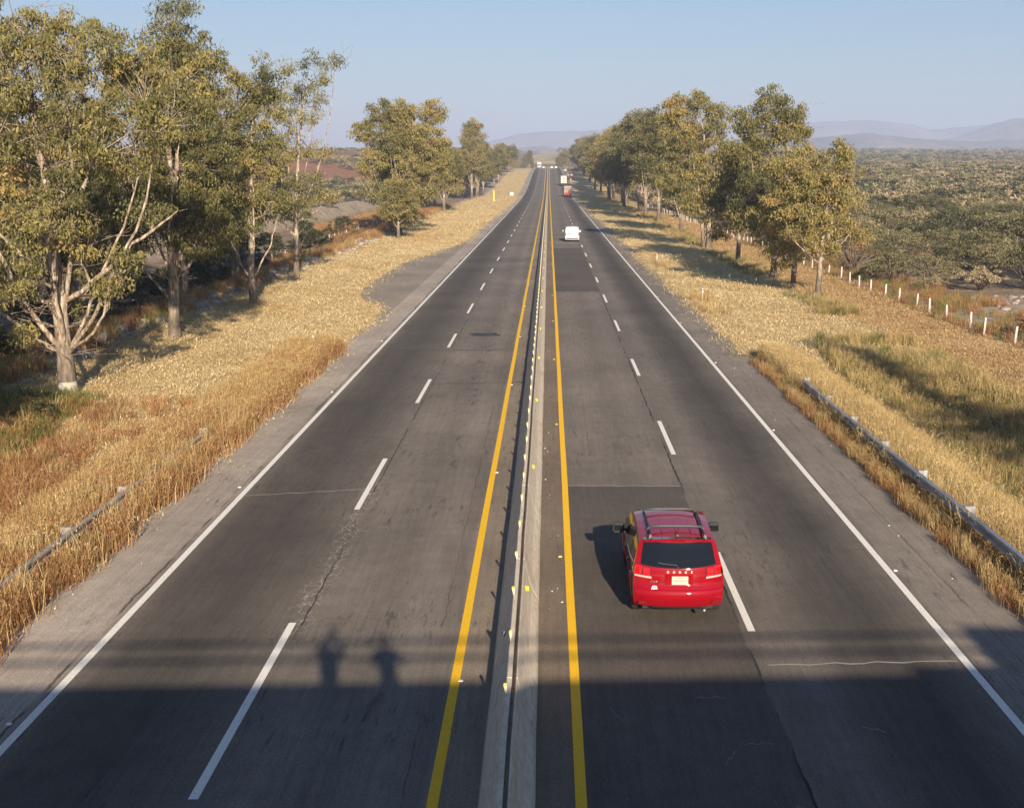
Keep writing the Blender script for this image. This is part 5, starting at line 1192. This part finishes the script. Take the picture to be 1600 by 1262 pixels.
def far_car(loc, m, label, rz=0, n=4.5, name='car', cat='car'):
    e = empty(name, loc, rz, label, cat)
    B = Body(n, [(0, 1.2), (.5, 1.42), (2.2, 1.46), (2.9, 1.3), (3.5, .98), (4.2, .86), (n, .74)], .95, .87, .16, .24, [(.24, .08), (.5, 0), (1.4, .25)], [(.24, .1), (.5, 0), (1.4, .2)], .06)
    link('body', B.mesh('body', m, ((.8, .3), (n - .9, .3)), .32, 12, 12), e)
    for x in (-.76, .76):
        for y_ in (.8, n - .9): wheel(e, x, y_, .31, .2)
    for sg in (-1, 1):
        B.patch('side', ((.7, .98), (2.9, .95), (2.5, 1.3), (1.0, 1.33)), .006, 4, sg).build('side_window', M['glass'], e)
        B.patch('rear', ((sg * .7, .75), (sg * .97, .75), (sg * .97, .9), (sg * .7, .9)), .01, 3).build('tail_light', M['lens'], e)
    MB().box((0, n / 2, .4), (1.4, n * .9, .3)).build('underbody', M['black'], e)
far_car((12.6, 700, H(12.6, 700)), M['white_body'], 'white car parked on the right verge far up the hill', R(70)); far_car((17.5, 704, H(17.5, 704)), M['truck_red'], 'red car parked under the trees far up the hill', R(80))
far_car((-3.3 + float(XO(816)), 816, float(P(816))), M['white_body'], 'made-up white car for the sky mirage beside the distant truck at the crest', math.pi)  # bright road mirage beside the truck, built as an added white car
far_car((2.2 + float(XO(845)), 838, float(P(838))), M['white_body'], 'made-up white car for the sky mirage on the crest in the left lane of the right carriageway')  # sky mirage on the crest, made up as a white car
far_car((5.2 + float(XO(842)), 834, float(P(834))), M['white_body'], 'made-up white car for the sky mirage on the crest in the right lane of the right carriageway')  # second added white car for the same strip of reflected sky

# ---------------------------------------------------------------- the bridge under the viewer (it casts the foreground shade)
SK = R(2.0)
br = empty('road_bridge', (0, 0, 0), SK, 'concrete road bridge with a parapet and two steel rails crossing over the highway', 'bridge')
DZ = 7.45
MB().box((0, -5.2, DZ - .15), (70, 9.8, .3)).build('deck', M['concrete'], br)
for k in range(6): MB().box((0, -1.2 - 1.65 * k, DZ - .95), (70, .45, 1.3)).build('girder', M['concrete'], br)
MB().box((0, -.42, DZ + .33), (70, .26, .66)).build('parapet', M['concrete'], br); MB().box((0, -9.9, DZ + .33), (70, .26, .66)).build('parapet', M['concrete'], br)
for z_ in (8.58, 8.91):
    MB().tube([(-35, -.42, z_), (35, -.42, z_)], .04, 8).build('rail', M['steel'], br); MB().tube([(-35, -9.9, z_), (35, -9.9, z_)], .04, 8).build('rail', M['steel'], br)
for k in range(26):
    x_ = -34 + 2.7 * k
    if abs(x_) < 17: continue
    MB().box((x_, -.42, 8.55), (.08, .08, .8)).build('rail_post', M['steel'], br)
for x_ in (-16.5, 15.6):
    for k in range(3): MB().tube([(x_, -1.8 - 3.4 * k, -1.5), (x_, -1.8 - 3.4 * k, DZ - 1.6)], .45, 16).build('column', M['concrete'], br, True)
    MB().box((x_, -5.2, DZ - 1.75), (1.2, 9.4, .4)).build('pier_cap', M['concrete'], br)
# unseen pickup, added and shaped to cast the bulge of shade at right
pk = empty('shade_pickup', (13.35, -1.55, DZ + .0), 0, 'grey pickup truck added unseen on the bridge to cast the bulge of shade at right', 'pickup truck')
cb = MB().prism([(-2.6, .45), (2.6, .45), (2.65, .9), (2.45, 1.12), (1.35, 1.2), (.65, 1.88), (-.6, 1.92), (-.75, 1.15), (-2.6, 1.1)], 'y', -.92, .92).build('body', M['truck_blue'], pk, bev=.05)
for sg in (-1, 1): MB().prism([(-.58, 1.25), (1.15, 1.25), (.62, 1.78), (-.5, 1.8)], 'y', sg * .935 - .005, sg * .935 + .005).build('side_window', M['glass'], pk)
for x_ in (-1.7, 1.7):
    for sg in (-1, 1):
        wv = MB().tube([(x_, sg * .72, .38), (x_, sg * .95, .38)], .38, 20).build('wheel', M['tyre'], pk); MB().tube([(x_, sg * .93, .38), (x_, sg * .965, .38)], .2, 12).build('rim', M['alloy'], wv)
for sg in (-1, 1): MB().box((2.62, sg * .7, .85), (.06, .3, .16)).build('headlight', M['lens_clear'], pk); MB().box((-2.61, sg * .8, .9), (.04, .16, .3)).build('tail_light', M['lens'], pk)
# two people at the parapet
def person(X, Y, rz, label, shirt, arms, h_=1.68):
    e = empty('person', (X, Y, DZ), rz, label, 'person'); k = h_ / 1.7
    J = {'pel': (0, 0, .94), 'wai': (0, .0, 1.08), 'che': (0, -.01, 1.28), 'nek': (0, 0, 1.44), 'hed0': (0, .01, 1.50)}
    ed = [('pel', 'wai'), ('wai', 'che'), ('che', 'nek'), ('nek', 'hed0')]; rad = {'pel': (.16, .115), 'wai': (.175, .14), 'che': (.20, .15), 'nek': (.06, .06), 'hed0': (.052, .055)}
    for sg, sn in ((-1, 'l'), (1, 'r')):
        J.update({sn + 'hip': (sg * .09, 0, .88), sn + 'kne': (sg * .11, .02, .48), sn + 'ank': (sg * .12, -.02, .09), sn + 'toe': (sg * .14, .16, .04), sn + 'sho': (sg * .18, 0, 1.39)})
        rad.update({sn + 'hip': (.10, .10), sn + 'kne': (.062, .065), sn + 'ank': (.045, .045), sn + 'toe': (.04, .03), sn + 'sho': (.062, .062)})
        el, wr = arms[0 if sg < 0 else 1]; J[sn + 'elb'] = el; J[sn + 'wri'] = wr; rad[sn + 'elb'] = (.06, .055); rad[sn + 'wri'] = (.04, .035)
        ed += [('pel', sn + 'hip'), (sn + 'hip', sn + 'kne'), (sn + 'kne', sn + 'ank'), (sn + 'ank', sn + 'toe'), ('che', sn + 'sho'), (sn + 'sho', sn + 'elb'), (sn + 'elb', sn + 'wri')]
    def skin(name, J, ed, rad, root, m, parent, sub=2):
        ks = list(J); me = bpy.data.meshes.new(name); me.from_pydata([Vector(J[q]) * k for q in ks], [(ks.index(a), ks.index(b)) for a, b in ed], [])
        o = link(name, me, parent); md = o.modifiers.new('skin', 'SKIN'); md.use_smooth_shade = True
        for i, q in enumerate(ks): me.skin_vertices[0].data[i].radius = [x * k for x in rad[q]]; me.skin_vertices[0].data[i].use_root = (q == root)
        s_ = o.modifiers.new('sub', 'SUBSURF'); s_.levels = s_.render_levels = sub; me.materials.append(m); return o
    body = skin('body', J, ed, rad, 'pel', shirt, e)
    hb = bmesh.new(); bmesh.ops.create_uvsphere(hb, u_segments=20, v_segments=14, radius=1)
    for v in hb.verts:
        x, y_, z_ = v.co; jaw = 1 - .22 * max(0, -z_); nose = .016 * math.exp(-((x / .16) ** 2 + ((z_ + .1) / .22) ** 2)) * (y_ > 0); eye = -.008 * math.exp(-(((abs(x) - .38) / .2) ** 2 + ((z_ - .08) / .14) ** 2)) * (y_ > 0)
        v.co = Vector((x * .075 * jaw, y_ * .095 * jaw + nose * 1.6 + eye + .01, z_ * .118 + 1.605)) * k
    me = bpy.data.meshes.new('head'); hb.to_mesh(me); hb.free(); me.materials.append(M['skin']); [setattr(p, 'use_smooth', True) for p in me.polygons]; hd = link('head', me, e)
    hb = bmesh.new(); bmesh.ops.create_uvsphere(hb, u_segments=18, v_segments=12, radius=1)
    for v in hb.verts: x, y_, z_ = v.co; v.co = Vector((x * .085, y_ * .100 - .012, max(z_, -.45 + .5 * (y_ > .1)) * .122 + 1.622)) * k
    me = bpy.data.meshes.new('hair'); hb.to_mesh(me); hb.free(); me.materials.append(M['hair']); [setattr(p, 'use_smooth', True) for p in me.polygons]; link('hair', me, e)
    for sg in (-1, 1):
        MB().tube([(sg * .075 * k, 0, 1.63 * k), (sg * .083 * k, -.01, 1.60 * k), (sg * .076 * k, 0, 1.57 * k)], .014, 6).build('ear', M['skin'], hd, True)
        MB().tube([(sg * .028 * k, .088 * k, 1.615 * k), (sg * .030 * k, .098 * k, 1.615 * k)], .010, 8).build('eye', M['black'], hd)
        J2 = {}; r2 = {}; e2 = []; w0 = Vector(arms[0 if sg < 0 else 1][1]); el = Vector(arms[0 if sg < 0 else 1][0]); d = (w0 - el).normalized(); s0 = Vector((1, 0, 0)) * sg; s0 = (s0 - d * s0.dot(d)).normalized(); nn = d.cross(s0)
        J2['w'] = tuple(w0 - d * .01); J2['p'] = tuple(w0 + d * .05); r2['w'] = (.025, .02); r2['p'] = (.036, .018); e2.append(('w', 'p'))
        for f, (off, ln) in enumerate(((-.028, .075), (-.009, .085), (.010, .08), (.028, .062))):
            a_ = w0 + d * .085 + s0 * off; b_ = a_ + d * ln * .5 + nn * .008; c_ = b_ + d * ln * .4 + nn * .03; J2['a%d' % f] = tuple(a_); J2['b%d' % f] = tuple(b_); J2['c%d' % f] = tuple(c_)
            for t_ in 'abc': r2[t_ + str(f)] = (.009, .009)
            e2 += [('p', 'a%d' % f), ('a%d' % f, 'b%d' % f), ('b%d' % f, 'c%d' % f)]
        a_ = w0 + d * .045 - s0 * .042; b_ = a_ + d * .035 - s0 * .012 + nn * .015; J2['t0'] = tuple(a_); J2['t1'] = tuple(b_); r2['t0'] = r2['t1'] = (.010, .010); e2 += [('w', 't0'), ('t0', 't1')]
        skin('hand', J2, e2, r2, 'w', M['skin'], e, 1)
    return e
person(1.08, -.75, 0, 'person in a dark jacket standing at the bridge parapet beside the photographer', M['cloth'], (((-.30, .08, 1.14), (-.16, .30, 1.15)), ((.30, .08, 1.14), (.16, .30, 1.15))), 1.72)
person(-.02, -.66, 0, 'person in a grey shirt at the parapet holding up a phone towards the road', M['cloth2'], (((-.26, .14, 1.32), (-.07, .42, 1.56)), ((.26, .14, 1.32), (.07, .42, 1.56))), 1.66)
ph = empty('phone', (0, -.03, 9.06), 0, 'black phone held up by the photographer on the bridge', 'phone'); MB().box((0, -.012, .01), (.15, .008, .075)).build('case', M['black'], ph, bev=.002); MB().box((0, -.018, .01), (.14, .002, .066)).build('screen', M['glass'], ph)

# ---------------------------------------------------------------- air
hz, N_, L_, b_ = newmat('haze_air'); N_.remove(b_)
pv = N_.new('ShaderNodeVolumePrincipled'); pv.inputs['Color'].default_value = (.60, .72, 1, 1); pv.inputs['Density'].default_value = HAZE; pv.inputs['Anisotropy'].default_value = 0.0
L_.new(pv.outputs[0], N_['Material Output'].inputs['Volume'])
o = MB().box((0, 5600, 188), (19000, 12400, 400)).build('haze', hz); tag(o, None, None, None, 'stuff')
